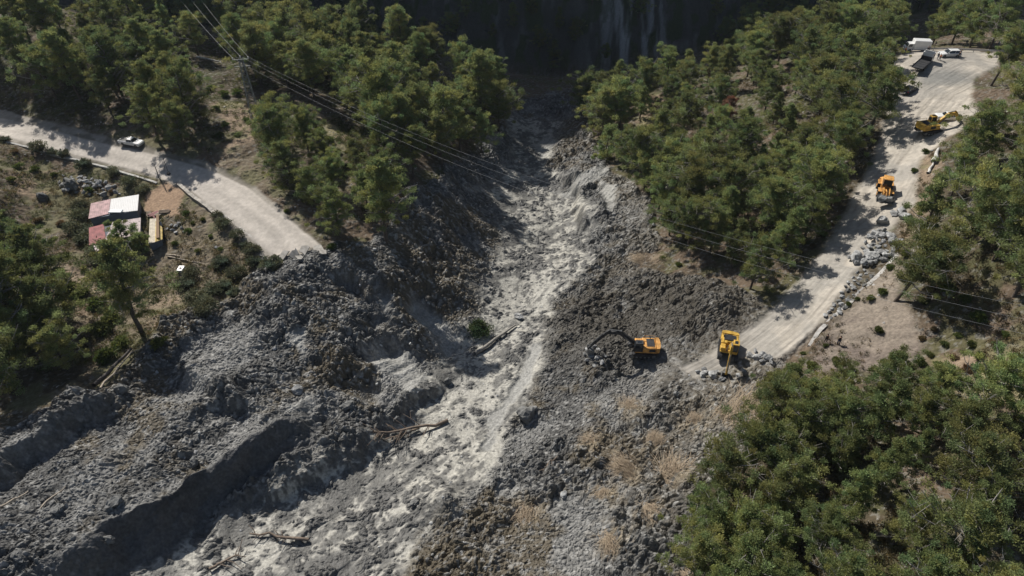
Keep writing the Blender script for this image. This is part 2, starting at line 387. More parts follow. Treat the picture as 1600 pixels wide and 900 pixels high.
def gz_at(x, y):
    return float(terrain(np.array([x]), np.array([y]))[0][0])

def mesh_np(name, V, Fq, mat=None, col=None, smooth=False, k=4):
    me = bpy.data.meshes.new(name)
    V = np.ascontiguousarray(V, np.float32); Fq = np.ascontiguousarray(Fq, np.int32)
    me.vertices.add(len(V)); me.vertices.foreach_set("co", V.ravel())
    nl = Fq.size; me.loops.add(nl); me.loops.foreach_set("vertex_index", Fq.ravel())
    me.polygons.add(nl // k); me.polygons.foreach_set("loop_start", np.arange(0, nl, k, dtype=np.int32))
    me.update(calc_edges=True)
    if not smooth: me.polygons.foreach_set("use_smooth", np.zeros(nl // k, bool))
    else: me.polygons.foreach_set("use_smooth", np.ones(nl // k, bool))
    if col is not None:
        a = me.color_attributes.new("alb", 'FLOAT_COLOR', 'POINT')
        c4 = np.ones((len(V), 4), np.float32); c4[:, :3] = col
        a.data.foreach_set("color", c4.ravel())
    if mat: me.materials.append(mat)
    return me
def link(name, me, parent=None, loc=None, rz=None, **props):
    o = bpy.data.objects.new(name, me); COL.objects.link(o)
    if parent: o.parent = parent
    if loc is not None: o.location = loc
    if rz is not None: o.rotation_euler[2] = rz
    for k_, v_ in props.items(): o[k_] = v_
    return o

# ---------------------------------------------------------------- materials
def mat_new(name, color=(.5, .5, .5), rough=.7, metal=0.0, spec=.3, attr=None, noise=None, bump=None, trans=0, objvar=0.0):
    m = bpy.data.materials.new(name); m.use_nodes = True
    t = m.node_tree; b = t.nodes["Principled BSDF"]
    b.inputs["Roughness"].default_value = rough; b.inputs["Metallic"].default_value = metal
    b.inputs["Specular IOR Level"].default_value = spec
    src = None
    if attr:
        a = t.nodes.new("ShaderNodeAttribute"); a.attribute_name = attr; src = a.outputs["Color"]
    else:
        rgb = t.nodes.new("ShaderNodeRGB"); rgb.outputs[0].default_value = (*color, 1); src = rgb.outputs[0]
    tc = t.nodes.new("ShaderNodeTexCoord")
    if noise:
        sc_, amt = noise
        nz = t.nodes.new("ShaderNodeTexNoise"); nz.inputs["Scale"].default_value = sc_; nz.inputs["Detail"].default_value = 4
        t.links.new(tc.outputs["Object"], nz.inputs["Vector"])
        mr = t.nodes.new("ShaderNodeMapRange"); mr.inputs["From Min"].default_value = .3; mr.inputs["From Max"].default_value = .7
        mr.inputs["To Min"].default_value = 1 - amt; mr.inputs["To Max"].default_value = 1 + amt
        t.links.new(nz.outputs["Fac"], mr.inputs["Value"])
        vm = t.nodes.new("ShaderNodeVectorMath"); vm.operation = 'SCALE'
        t.links.new(src, vm.inputs[0]); t.links.new(mr.outputs[0], vm.inputs["Scale"]); src = vm.outputs[0]
    if objvar:
        oi = t.nodes.new("ShaderNodeObjectInfo")
        mr = t.nodes.new("ShaderNodeMapRange"); mr.inputs["To Min"].default_value = 1 - objvar; mr.inputs["To Max"].default_value = 1 + objvar
        t.links.new(oi.outputs["Random"], mr.inputs["Value"])
        hs = t.nodes.new("ShaderNodeHueSaturation")
        m2 = t.nodes.new("ShaderNodeMapRange"); m2.inputs["To Min"].default_value = .486; m2.inputs["To Max"].default_value = .520
        ml = t.nodes.new("ShaderNodeMath"); ml.operation = 'FRACT'; mm = t.nodes.new("ShaderNodeMath"); mm.operation = 'MULTIPLY'; mm.inputs[1].default_value = 7.31
        t.links.new(oi.outputs["Random"], mm.inputs[0]); t.links.new(mm.outputs[0], ml.inputs[0]); t.links.new(ml.outputs[0], m2.inputs["Value"])
        t.links.new(m2.outputs[0], hs.inputs["Hue"]); t.links.new(mr.outputs[0], hs.inputs["Value"])
        t.links.new(src, hs.inputs["Color"]); src = hs.outputs[0]
    t.links.new(src, b.inputs["Base Color"])
    if bump:
        sc_, st, ds_ = bump
        nz = t.nodes.new("ShaderNodeTexNoise"); nz.inputs["Scale"].default_value = sc_; nz.inputs["Detail"].default_value = 3
        t.links.new(tc.outputs["Object"], nz.inputs["Vector"])
        bp = t.nodes.new("ShaderNodeBump"); bp.inputs["Strength"].default_value = st; bp.inputs["Distance"].default_value = ds_
        t.links.new(nz.outputs["Fac"], bp.inputs["Height"]); t.links.new(bp.outputs[0], b.inputs["Normal"])
    if trans:
        tr = t.nodes.new("ShaderNodeBsdfTranslucent"); mixs = t.nodes.new("ShaderNodeMixShader"); mixs.inputs[0].default_value = trans
        t.links.new(src, tr.inputs["Color"]); t.links.new(b.outputs[0], mixs.inputs[1]); t.links.new(tr.outputs[0], mixs.inputs[2])
        t.links.new(mixs.outputs[0], t.nodes["Material Output"].inputs["Surface"])
    return m
M_GND = mat_new("ground", attr="alb", rough=.92, spec=.15, noise=(2.6, .22), bump=(3.0, .9, .10))
M_DEB = mat_new("debris", attr="alb", rough=.62, spec=.35, noise=(2.8, .30), bump=(3.2, 1.0, .12))
M_ROAD = mat_new("road", attr="alb", rough=.88, spec=.2, noise=(1.4, .10), bump=(5, .5, .03))

# ---------------------------------------------------------------- terrain: the sheet
def build_terrain():
    NU = 1180
    u = np.linspace(-1, 1, NU)
    ext = 1 + (np.linspace(0, 1, 26)[1:] ** 1.7) * 5
    u = np.r_[-ext[::-1], u, ext]
    ys = [27.0]
    while ys[-1] < 236: ys.append(ys[-1] + 0.00148 * (ys[-1] + 28))
    while ys[-1] < 290: ys.append(ys[-1] + .30)
    y_near = list(np.linspace(-200, 26.5, 30))
    y_far = list(290.5 + (np.linspace(0, 1, 80) ** 1.5) * 520)
    ys = np.array(y_near + ys + y_far)
    hw = 52 + 0.86 * np.clip(ys, 20, 900)
    X = u[None] * hw[:, None]; Y = np.repeat(ys[:, None], len(u), 1)
    Z = np.empty_like(X); C = np.empty(X.shape + (3,)); ZN = np.empty(X.shape, int)
    for j in range(0, len(ys), 160):
        z, c_, zn, _ = terrain(X[j:j + 160], Y[j:j + 160])
        Z[j:j + 160] = z; C[j:j + 160] = np.moveaxis(c_, 0, -1); ZN[j:j + 160] = zn
    nr, nc = X.shape
    idx = np.arange(nr * nc).reshape(nr, nc)
    Q = np.stack([idx[:-1, :-1], idx[:-1, 1:], idx[1:, 1:], idx[1:, :-1]], -1).reshape(-1, 4)
    zq = ZN[:-1, :-1].ravel()
    V = np.stack([X, Y, Z], -1).reshape(-1, 3); C = C.reshape(-1, 3)
    for zi, name, mat in ((0, "ground", M_GND), (1, "landslide_terrain", M_DEB), (2, "mud_flow", M_DEB), (3, "road", M_ROAD), (4, "dirt_road", M_ROAD)):
        q = Q[zq == zi]
        used, inv = np.unique(q, return_inverse=True)
        me = mesh_np(name, V[used], inv.reshape(-1, 4), mat, C[used])
        link(name, me, kind='structure')
build_terrain()
# ---------------------------------------------------------------- vegetation
def leaf_mat(name, trans=.45, objvar=.26):
    return mat_new(name, attr="alb", rough=.65, spec=.25, objvar=objvar, trans=trans)
M_LEAF = leaf_mat("needles")
M_BARK = mat_new("bark", color=(.105, .085, .07), rough=.9, noise=(3, .35))
M_BARKG = mat_new("grey_bark", color=(.30, .28, .26), rough=.9, noise=(3, .25))
def tube_np(paths, sides=5):
    """tubes from [(points Nx3, radii N)] -> V, quads"""
    VV = []; FF = []; o = 0
    for P, r in paths:
        P = np.asarray(P, float); nP = len(P)
        T = np.gradient(P, axis=0); T /= np.linalg.norm(T, axis=1, keepdims=True) + 1e-9
        up = np.array([0, 0, 1.0]) if abs(T[0, 2]) < .9 else np.array([1.0, 0, 0])
        A = np.cross(T, up); A /= np.linalg.norm(A, axis=1, keepdims=True) + 1e-9
        B = np.cross(T, A)
        a = np.arange(sides) * 2 * np.pi / sides
        ring = P[:, None] + np.asarray(r)[:, None, None] * (np.cos(a)[None, :, None] * A[:, None] + np.sin(a)[None, :, None] * B[:, None])
        VV.append(ring.reshape(-1, 3))
        i = np.arange(nP - 1)[:, None] * sides + np.arange(sides)[None]
        j = np.arange(nP - 1)[:, None] * sides + (np.arange(sides)[None] + 1) % sides
        FF.append(np.stack([i, j, j + sides, i + sides], -1).reshape(-1, 4) + o)
        # caps as quads when sides is even enough: close with a fan of degenerate quads avoided by a centre point
        o += nP * sides
    return np.concatenate(VV), np.concatenate(FF)
def leaf_tris(cen, rad, nper, size, g, base_col, squash=.62, upb=.45):
    """tufts of needles spread over clumps; cen Kx3, rad K"""
    K = len(cen); N = K * nper
    k = np.repeat(np.arange(K), nper)
    d = g.normal(size=(N, 3)); d /= np.linalg.norm(d, axis=1, keepdims=True)
    d[:, 2] = np.where(g.random(N) < upb, np.abs(d[:, 2]), d[:, 2])
    rr = g.random(N) ** .35
    P = cen[k] + (d * (rad[k] * rr)[:, None] * .8 + g.normal(size=(N, 3)) * (rad[k] * .30)[:, None]) * np.array([1, 1, squash])
    dirv = d * .8 + g.normal(size=(N, 3)) * .55 + np.array([0, 0, .45]); dirv /= np.linalg.norm(dirv, axis=1, keepdims=True)
    side = np.cross(dirv, g.normal(size=(N, 3))); side /= np.linalg.norm(side, axis=1, keepdims=True)
    s = size * (.6 + .8 * g.random(N))
    V = np.stack([P - side * (s * .27)[:, None], P + side * (s * .27)[:, None], P + dirv * s[:, None]], 1)
    ck = .75 + .5 * g.random(K)
    yel = g.random(K)
    c = np.array(base_col)[None] * ck[k][:, None] * (.75 + .5 * g.random(N))[:, None]
    c[:, 0] *= (.85 + .35 * yel[k]); c[:, 2] *= (1.1 - .3 * yel[k])
    return V.reshape(-1, 3), np.arange(N * 3).reshape(-1, 3), np.repeat(c, 3, 0)
def make_pine(seed, H=11.5, W=3.4, base_f=.28, top_round=.8, lean=.5, density=1.0, colr=(.235, .275, .112), bark=None):
    g = np.random.default_rng(seed)
    tz = np.linspace(0, H * .93, 9)
    la = g.random() * 6.28
    bx = lean * (tz / H) ** 1.6 * math.cos(la) + .12 * np.cumsum(g.normal(size=9)) * .5; by = lean * (tz / H) ** 1.6 * math.sin(la) + .12 * np.cumsum(g.normal(size=9)) * .5
    bx -= bx[0]; by -= by[0]
    tr = np.c_[bx, by, tz - .5]; rad = .19 * (1 - tz / H) ** .8 * (H / 10) + .03
    trunk = [(tr, rad)]; limbs = []; cen = []; cr = []
    nb = int(30 * density * (H / 11))
    ga = g.random() * 6.28
    for i in range(nb):
        f = base_f + (1 - base_f) * ((i + g.random()) / nb) ** .9
        z = H * f * .96
        p0 = np.array([np.interp(z, tz, bx), np.interp(z, tz, by), z - .5])
        prof = (1 - ((f - base_f) / (1 - base_f)) ** (1.2 + top_round * 1.6)) ** .75 * (0.55 + .45 * min(1, (f - base_f) / .18 + .2))
        L = W * max(.16, prof) * (.50 + .85 * g.random()) * (1 + .25 * math.cos(ga - la * 2))
        ga += 2.4 + g.normal() * .35
        el = .12 + .55 * f + g.normal() * .14
        dr = np.array([math.cos(ga) * math.cos(el), math.sin(ga) * math.cos(el), math.sin(el)])
        t = np.linspace(0, 1, 5)[:, None]
        P = p0 + dr * L * t + np.array([0, 0, .22 * L]) * t ** 2 + g.normal(size=(5, 3)) * .07 * L * t
        limbs.append((P, np.linspace(.065, .015, 5) * (.6 + L / 4)))
        for q in range(3 if L < 1.4 else 7):
            tt = 1 - q * .13 - g.random() * .1
            c0 = p0 + dr * L * tt + np.array([0, 0, .22 * L]) * tt ** 2
            off = g.normal(size=3) * (.16 + .05 * q) * L * np.array([1, 1, .5]) * (q > 0)
            cen.append(c0 + off); cr.append((.30 + .42 * g.random() ** 1.5) * (.75 + .12 * W))
            if q: limbs.append((np.array([c0, c0 + off * .9 + np.array([0, 0, .1])]), np.array([.03, .012])))
    cen.append(tr[-1] + np.array([0, 0, .5])); cr.append(.7)
    cen = np.array(cen); cr = np.array(cr)
    for q in range(7):
        z = H * (base_f + .35 * g.random()); a = g.random() * 6.28; p0 = np.array([np.interp(z, tz, bx), np.interp(z, tz, by), z - .5]); L = W * (.5 + .6 * g.random())
        P = p0 + np.array([math.cos(a), math.sin(a), .15 + .4 * g.random()]) * L * np.linspace(0, 1, 5)[:, None] + g.normal(size=(5, 3)) * .10; limbs.append((P, np.linspace(.05, .012, 5)))
    keep = g.random(len(cen)) > .16
    cen = cen[keep]; cr = cr[keep]
    V, Fq, C = leaf_tris(cen, cr, int(160), .205, g, colr)
    crown = mesh_np("crown", V, Fq, M_LEAF, C, k=3)
    tv, tf = tube_np(trunk, 7)
    lv, lf = tube_np(limbs, 4)
    tm = mesh_np("trunk", tv, tf, bark or M_BARK, smooth=True)
    lm = mesh_np("branch", lv, lf, bark or M_BARKG, smooth=True)
    return crown, tm, lm
PINES = {
 'tall': [make_pine(1, 13.5, 3.1, .36, .9, .6), make_pine(2, 12.8, 3.3, .34, .8, .9)],
 'round': [make_pine(3, 11, 3.9, .24, 1.3, .4), make_pine(4, 10.2, 3.6, .22, 1.2, .7)],
 'broad': [make_pine(5, 11.5, 4.5, .32, 1.6, 1.0, 1.25), make_pine(6, 10.8, 4.3, .28, 1.5, .5, 1.2)],
 'slender': [make_pine(7, 11.8, 2.3, .20, .3, .3, .95), make_pine(8, 10.5, 2.2, .16, .2, .4, .9)],
 'young': [make_pine(9, 6.6, 2.3, .14, .7, .2, .85), make_pine(10, 5.6, 2.1, .10, .6, .2, .8)],
}
SPOTS = []      # (x, y, kind, label, group, scale)
def plant_pine(x, y, kind, label, group, s=1.0, rz=None, cat='pine', tilt=(0, 0), name='pine_tree', parts=True):
    v = PINES[kind][random.randrange(2)]
    rt = bpy.data.objects.new(name, None); COL.objects.link(rt)
    rt.location = (x, y, gz_at(x, y) - .1)
    rt.rotation_euler = (tilt[0] + random.gauss(0, .03), tilt[1] + random.gauss(0, .03), random.random() * 6.28 if rz is None else rz)
    if tilt != (0, 0): rt.rotation_euler = (tilt[0], tilt[1], 0)
    s2 = s * random.uniform(1.22, 1.40)
    rt.scale = (s2 * random.uniform(.92, 1.08), s2 * random.uniform(.92, 1.08), s2)
    rt['label'] = label; rt['category'] = cat; rt['group'] = group
    link('crown', v[0], rt); link('trunk', v[1], rt); link('branch', v[2], rt)
    return rt
NUMW = "first second third fourth fifth sixth seventh eighth ninth tenth eleventh twelfth thirteenth fourteenth fifteenth sixteenth seventeenth eighteenth nineteenth twentieth".split()
KINDW = {'tall': 'tall bare-stemmed pine', 'round': 'round-crowned pine', 'broad': 'broad spreading pine', 'slender': 'slender pine', 'young': 'small young pine'}
def poisson(poly, dmin, avoid, n=6000, seed=0, extra=None):
    g = np.random.default_rng(seed)
    P = np.array([p[:2] for p in poly]); lo, hi = P.min(0), P.max(0); out = []
    cand = lo + g.random((n, 2)) * (hi - lo)
    ins = poly_sd(cand[:, 0], cand[:, 1], poly) > 0
    cand = cand[ins]
    bad = np.zeros(len(cand), bool)
    for q, m in avoid: bad |= poly_sd(cand[:, 0], cand[:, 1], q) > -m
    cand = cand[~bad]
    dens = vn(cand[:, 0], cand[:, 1], 14, seed + 5)
    for c_, dn in zip(cand, dens):
        dm = dmin * ((.85 + .45 * dn) if dmin > 4.5 or dmin < 2 else (.88 + .2 * dn))
        if all((c_[0] - o[0]) ** 2 + (c_[1] - o[1]) ** 2 > dm * dm for o in out) and all((c_[0] - o[0]) ** 2 + (c_[1] - o[1]) ** 2 > (dm * .9) ** 2 for o in (extra or [])):
            out.append(c_)
    return out
AV = [(P_DEB, 1.2), (P_ROADL, 1.0), (P_ROADR, 1.0), (P_CLEAR[0], -1), (P_CLEAR[1], 0), (P_CLEAR[3], 0), (P_CLEAR[4], -1), (P_CLEAR[5], .5), (P_SOIL, 0), (P_CLEAR[8], -1), (P_CLEAR[9], -1)]
PLACED = []
PINES['dead'] = [make_pine(31, 9.5, 2.6, .25, .8, .6, .6, (.20, .115, .07)), make_pine(32, 9, 2.4, .25, .8, .6, .5, (.19, .12, .08))]
KINDW['dead'] = 'dead pine with reddish brown needles'
AV.append((GP([(328,140),(428,145),(428,240),(424,285),(345,275),(330,235)]), 0))
def forest(poly_px, dmin, kinds, phrase, group, seed, s=1.0, cap=99, rowh=None):
    pts = poisson(GP(poly_px), dmin, AV, seed=seed, extra=PLACED)
    g = random.Random(seed)
    pts = pts[:cap]
    info = []
    for p in pts:
        z = float(smooth_z(np.array([p[0]]), np.array([p[1]]))[0])
        px, py, d = toPix((p[0], p[1], z + 9 * s))
        if px < -60 or px > 1660 or py > 960 or py < -45: 
            info.append((p, None, None)); continue
        info.append((p, px, py))
    vis = sorted([i for i in info if i[1] is not None], key=lambda i: i[2])
    nrow = max(1, round(len(vis) / 9)); per = math.ceil(len(vis) / nrow) if vis else 1
    rows = [vis[i:i + per] for i in range(0, len(vis), per)]
    for ri, row in enumerate(rows):
        row.sort(key=lambda i: i[1])
        for ci, (p, px, py) in enumerate(row):
            kd = g.choice(kinds)
            if len(rows) == 1: rw = ''
            elif ri == 0: rw = 'back row of '
            elif ri == len(rows) - 1: rw = 'front row of '
            else: rw = NUMW[ri] + ' row of '
            ordn = 'leftmost' if ci == 0 else 'rightmost' if ci == len(row) - 1 else NUMW[min(ci, 19)] + ' from left'
            plant_pine(p[0], p[1], kd, f"{KINDW[kd]}, {ordn} in {rw}{phrase}", group, s * g.uniform(.68, 1.18))
            PLACED.append(p)
def single(px, py, kind, label, group, s=1.0, **k):
    p = G(px, py); PLACED.append(p[:2])
    return plant_pine(p[0], p[1], kind, label, group, s, **k)
# ---- trees that stand out one by one
g_ = 'pines at the edges of the slide'
single(945, 248, 'young', 'small green pine on two thin stems above the pale mud streak', g_, 1.25)
single(1400, 468, 'broad', 'leaning pine with bare dark stem beside the boulder heap', g_, .95, tilt=(0, .16))
single(1548, 134, 'tall', 'thin leaning pine with a long bare trunk beside the parking pad', g_, .85, tilt=(-.05, .22))
single(1172, 452, 'round', 'bushy green pine at the foot of the wood beside the brown debris', g_, .8)
single(1215, 408, 'slender', 'pointed dark pine just behind the bushy pine near the dirt road', g_, .85)
single(780, 205, 'broad', 'pine on a thin dark stem overhanging the dark channel bank', g_, .95)
single(752, 235, 'round', 'pine at the broken edge of the middle wood above the bank', g_, .7)
single(605, 385, 'tall', 'tall narrow pine nearest the debris behind the broken road end', g_, 1.0)
single(222, 520, 'tall', 'big solitary pine below the pink roofed sheds', 'pines below the sheds', 1.0)
single(108, 482, 'tall', 'dark pine with a leaning bare trunk on the terrace', 'pines below the sheds', .95, tilt=(0, -.12))
single(862, 112, 'slender', 'pale lone pine on the shaded slope beyond the channel', 'pines on the shaded mountain', .9)
for i, (a, b, t) in enumerate([(1128, 68, 'nearest the gully'), (1168, 58, 'in the middle of three'), (1205, 36, 'highest of the three')]):
    single(a, b, 'round', f"greyish pine on the shaded far slope, {t}", 'pines on the shaded mountain', .8)
for i, (a, b) in enumerate([(1455, 72), (1486, 72), (1516, 74), (1545, 78)]):
    single(a, b, 'round', f"round green pine behind the guardrail, {NUMW[i]} from left", 'pines behind the guardrail', .98)
single(290, 232, 'broad', 'wide dark pine at the road edge beside the dirt path', 'pines along the pale road', .78)
single(248, 222, 'tall', 'tall dark pine behind the signposts across the pale road', 'pines along the pale road', .8)
single(450, 292, 'round', 'dense pine at the road bend in front of the lattice mast', 'pines along the pale road', .72)
for i, (a, b) in enumerate([(940,212),(930,200),(908,186),(955,176),(1002,168),(968,205)]):
    single(a, b, 'round', ("frontmost", "second from left", "leftmost", "rear middle", "rightmost", "lower middle")[i] + " bushy pine of the clump on the upper bank of the channel", 'pines at the upper bank', 1.0)
for i, (a, b, s_, k_) in enumerate([(1028,332,.8,'round'),(1046,368,.75,'round'),(1075,388,.8,'broad'),(1042,292,.85,'round'),(1108,400,.8,'round'),(1142,420,.75,'slender'),(1006,300,.75,'round'),(1070,340,.9,'broad')]):
    single(a, b, k_, f"{KINDW[k_]} at the wood edge above the brown debris, {('second','third','fifth','rear third','sixth','rightmost','leftmost','rear fourth')[i]} from left", 'pines at the wood edge above the brown debris', s_)
for i, (a, b, s_, k_) in enumerate([(1088,800,.6,'young'),(1098,850,.65,'round'),(1082,905,.65,'round'),(1122,778,.7,'round'),(1160,738,.7,'broad'),(1196,662,.62,'round'),(1222,632,.6,'round')]):
    single(a, b, k_, f"{KINDW[k_]} on the debris side of the lower right wood, {('fifth','sixth','lowest','fourth','third','second','highest')[i]} from top", 'pines on the debris side of the lower right wood', s_)
for i, (a, b, t) in enumerate([(1130, 205, 'in the upper middle of the wood left of the dirt road')]):
    single(a, b, 'dead', f'dead reddish brown pine {t}', 'dead pines', .8)
single(200, 394, 'young', 'small pine standing right against the lower shed wall', 'small pines beside the sheds', .75)
single(226, 392, 'young', 'small pine between the lower shed and the lean-to', 'small pines beside the sheds', .6)
single(172, 368, 'young', 'small sparse pine rising between the two sheds', 'small pines beside the sheds', .45)
# ---- woods
mix1 = ['tall', 'round', 'broad', 'tall', 'round']
forest([(-160,130),(0,138),(120,168),(230,198),(300,222),(322,190),(310,160),(262,118),(240,70),(150,45),(0,40),(-160,30)], 5.9, mix1, 'wood above pale road', 'pines of the wood above the pale road', 21, .86)
forest([(376,135),(430,140),(505,165),(575,205),(600,250),(650,285),(700,262),(740,222),(785,190),(775,168),(700,125),(600,95),(500,75),(385,70)], 5.9, mix1, 'middle wood', 'pines of the middle wood behind the wires', 22, 1.0)
forest([(415,235),(425,275),(455,305),(490,338),(520,368),(585,378),(618,340),(600,300),(550,262),(480,235),(430,215)], 5.8, ['round', 'broad', 'round'], 'wood beside road end', 'pines beside the broken road end', 23, .76)
forest([(905,205),(925,235),(965,262),(990,290),(1012,335),(1028,400),(1085,395),(1130,405),(1175,432),(1215,425),(1262,372),(1310,310),(1362,262),(1378,205),(1385,150),(1392,98),(1375,62),(1250,50),(1150,95),(1080,130),(990,145),(920,160)], 5.9, ['round', 'broad', 'round', 'slender', 'round'], 'wood left of dirt road', 'pines of the wood between the slide and the dirt road', 24, .85)
forest([(1425,350),(1470,285),(1512,215),(1560,180),(1600,150),(1720,150),(1720,520),(1600,500),(1500,455),(1440,430)], 5.9, ['round', 'broad', 'round', 'slender'], 'wood right of dirt road', 'pines on the slope right of the dirt road', 25, .85)
forest([(1580,120),(1640,90),(1700,100),(1700,160),(1600,165)], 6.0, ['round', 'young'], 'corner clump beside the pad', 'pines beside the parking pad', 26, .85)
forest([(1200,655),(1240,625),(1310,612),(1420,628),(1500,640),(1600,650),(1760,660),(1760,1040),(1090,1040),(1105,870),(1150,800),(1215,735)], 4.1, ['round', 'broad', 'round', 'round', 'slender'], 'lower right wood', 'pines of the lower right wood', 27, .66)
forest([(-160,420),(0,420),(60,470),(110,530),(120,585),(20,630),(-160,680)], 4.9, mix1, 'dark clump on the terrace', 'pines on the dark terrace', 28, 1.0)
forest([(-120,320),(-20,300),(25,340),(30,420),(-120,440)], 6.5, ['round', 'young'], 'clump at the terrace edge', 'pines on the terrace edge', 29, .95)
forest([(240,60),(330,95),(370,60),(420,30),(420,2),(200,2)], 7.5, ['round', 'slender'], 'shaded hollow behind the mast', 'pines in the shaded hollow', 30, .75, cap=22)
def mtn_pts():
    g = random.Random(5); out = []
    for i in range(900):
        x = g.uniform(-190, 210); y = g.uniform(243, 285)
        if abs(x - 52) < 22 and g.random() < .9: continue
        if all((x - a) ** 2 + (y - b) ** 2 > 34 for a, b in out): out.append((x, y))
    return out
mt = [(x, y) + toPix((x, y, gz_at(x, y) + 4)) for x, y in mtn_pts()]
mt = sorted([m for m in mt if -40 < m[2] < 1640 and -30 < m[3] < 150], key=lambda m: m[2])[:100]
for i, m in enumerate(mt):
    k_ = ['young', 'round', 'slender'][i % 3]
    plant_pine(m[0], m[1], k_, KINDW[k_].replace('pine', 'dark pine') + ' on the shaded mountain face', 'pines on the shaded mountain face', random.uniform(.5, .8))
for i in range(16):  # pines added out of view to throw shade over the terrace
    g_r = random.Random(900 + i); x_ = g_r.uniform(-122, -99); y_ = 86 + i * 2.3
    plant_pine(x_, y_, 'tall', 'tall unseen pine added on the rise beyond the edge of the terrace', 'unseen pines added to shade the terrace', 1.15)
# ---- shrubs
def make_shrub(seed, Rr, Hh, colr, n=26, per=60, size=.2, bare=False):
    g = np.random.default_rng(seed)
    d = g.normal(size=(n, 3)); d /= np.linalg.norm(d, axis=1, keepdims=True); d[:, 2] = np.abs(d[:, 2])
    cen = d * np.array([Rr, Rr, Hh * .75]) * (g.random(n)[:, None] ** .4) * .8 + np.array([0, 0, .25])
    V, Fq, C = leaf_tris(cen, np.full(n, .42 * Rr * .8) * (.7 + .6 * g.random(n)), per, size, g, colr)
    stems = [(np.array([[0, 0, -.1], c_ * .55 + g.normal(size=3) * .05, c_]), np.array([.04, .025, .01])) for c_ in cen[:12]]
    sv, sf = tube_np(stems, 4)
    return mesh_np("foliage", V, Fq, M_LEAF, C, k=3), mesh_np("stem", sv, sf, M_BARKG)
SHRUBS = {'olive': [make_shrub(41, 1.4, 1.9, (.12, .135, .085)), make_shrub(42, 1.1, 1.5, (.125, .14, .09))],
          'green': [make_shrub(43, 1.0, 1.1, (.10, .14, .04)), make_shrub(44, .8, .8, (.12, .15, .045))],
          'brown': [make_shrub(45, .8, .6, (.16, .115, .07)), make_shrub(46, .7, .5, (.19, .15, .085))]}
def shrub(p, kind, label, group, s=1.0):
    v = SHRUBS[kind][random.randrange(2)]
    rt = link('shrub', None, None, (p[0], p[1], gz_at(p[0], p[1]) - .05), random.random() * 6.28, label=label, category='shrub', group=group)
    rt.scale = (s * random.uniform(.85, 1.2), s * random.uniform(.85, 1.2), s * random.uniform(.85, 1.15))
    link('foliage', v[0], rt); link('stem', v[1], rt)
    return rt
def shrub_row(pts, kind, phrase, group, s=1.0):
    """labelled by their order from the left of the photograph"""
    pts = sorted(pts)
    for i, q in enumerate(pts):
        k_ = kind if isinstance(kind, str) else kind[i % len(kind)]
        w_ = {'olive': 'grey-green bush', 'green': 'low green shrub', 'brown': 'dry brown shrub'}[k_]
        o_ = 'leftmost' if i == 0 else 'rightmost' if i == len(pts) - 1 else NUMW[min(i, 19)] + ' from left'
        shrub(G(q[0], q[1]), k_, f"{w_}, {o_} {phrase}", group, (q[2] if len(q) > 2 else 1.0) * s)
shrub_row([(62,236,1),(100,244,.9),(82,240,.8),(132,262,1.1),(178,272,.9),(8,222,.8),(204,292,.9),(225,300,.8)], 'olive', 'along the lower verge of the pale road', 'bushes along the pale road', 1.35)
shrub_row([(310,475,1.2),(333,460,1.1),(352,452,1),(325,492,1.1),(372,432,1),(398,412,1),(426,420,1.3),(345,412,1),(366,462,.9),(290,448,1.1),(300,432,.9)], 'olive', 'on the terrace above the debris', 'bushes on the terrace beside the debris', 1.35)
shrub_row([(350,356,1.1),(372,372,.9),(395,395,1),(340,340,.8),(385,385,.9)], 'olive', 'below the road edge near its broken end', 'bushes under the road edge', 1.2)
shrub_row([(130,345,1.2),(118,362,1.1),(140,372,1.2),(125,325,.9),(155,395,1.2),(160,410,1.1),(150,380,1)], 'olive', 'beside the pink roofed sheds', 'bushes beside the sheds', 1.45)
shrub_row([(110,455,1.1),(128,465,1),(70,490,1),(170,560,1.2),(190,540,1),(160,520,1.3),(175,500,1.2),(150,480,1),(250,540,1)], 'green', 'under the terrace pines', 'shrubs under the terrace pines', 1.5)
shrub_row([(1372,518,.9),(1268,572,1),(1310,568,1.2),(1255,552,.5),(1290,540,.5),(1325,475,.6),(1340,468,.5),(1360,468,.9),(1378,460,.8)], 'green', 'on the bare soil slope', 'shrubs on the bare soil slope')
shrub_row([(1435,568,1),(1452,556,.8),(1468,575,1.1),(1490,562,.9),(1510,580,1.1),(1528,560,1),(1545,585,1),(1562,568,1),(1580,590,1.1),(1500,598,1),(1535,606,.9),(1595,560,1),(1475,540,.8),(1555,545,.8),(1440,530,.8),(1460,515,.9),(1450,588,.9),(1518,540,.9),(1498,525,.8),(1570,525,.9),(1590,610,1)], ['green', 'brown', 'green'], 'in the scrub above the lower right wood', 'shrubs above the lower right wood', .95)
shrub_row([(1415,400,1.2),(1390,420,.9),(1478,452,1.4),(1510,470,1),(1445,470,.9),(1530,500,1.2),(1420,350,1.1),(1440,330,1),(1455,300,1),(1428,268,.8),(1445,240,.8)], 'green', 'beside the wood right of the boulders', 'shrubs right of the boulders', 1.0)
shrub_row([(1270,385,1),(1285,368,1),(1262,352,.8),(1250,395,.8),(1300,352,.7),(1205,350,.8)], ['green', 'brown'], 'on the verge left of the dirt road', 'shrubs left of the dirt road', .9)
shrub_row([(345,215,1),(352,198,.9),(372,212,.8),(385,190,.9),(395,170,1.1),(350,150,1.2),(370,148,1.2),(330,140,1.1),(415,185,.9),(340,175,.8)], 'green', 'around the dirt clearing under the lattice mast', 'shrubs around the mast clearing', 1.0)
shrub_row([(500,205,1),(515,222,1.1),(528,240,1),(505,240,1),(540,262,.9),(560,240,.7),(490,195,1),(548,225,.7)], 'green', 'on the bare slope under the wires', 'shrubs on the bare slope under the wires', 1.1)
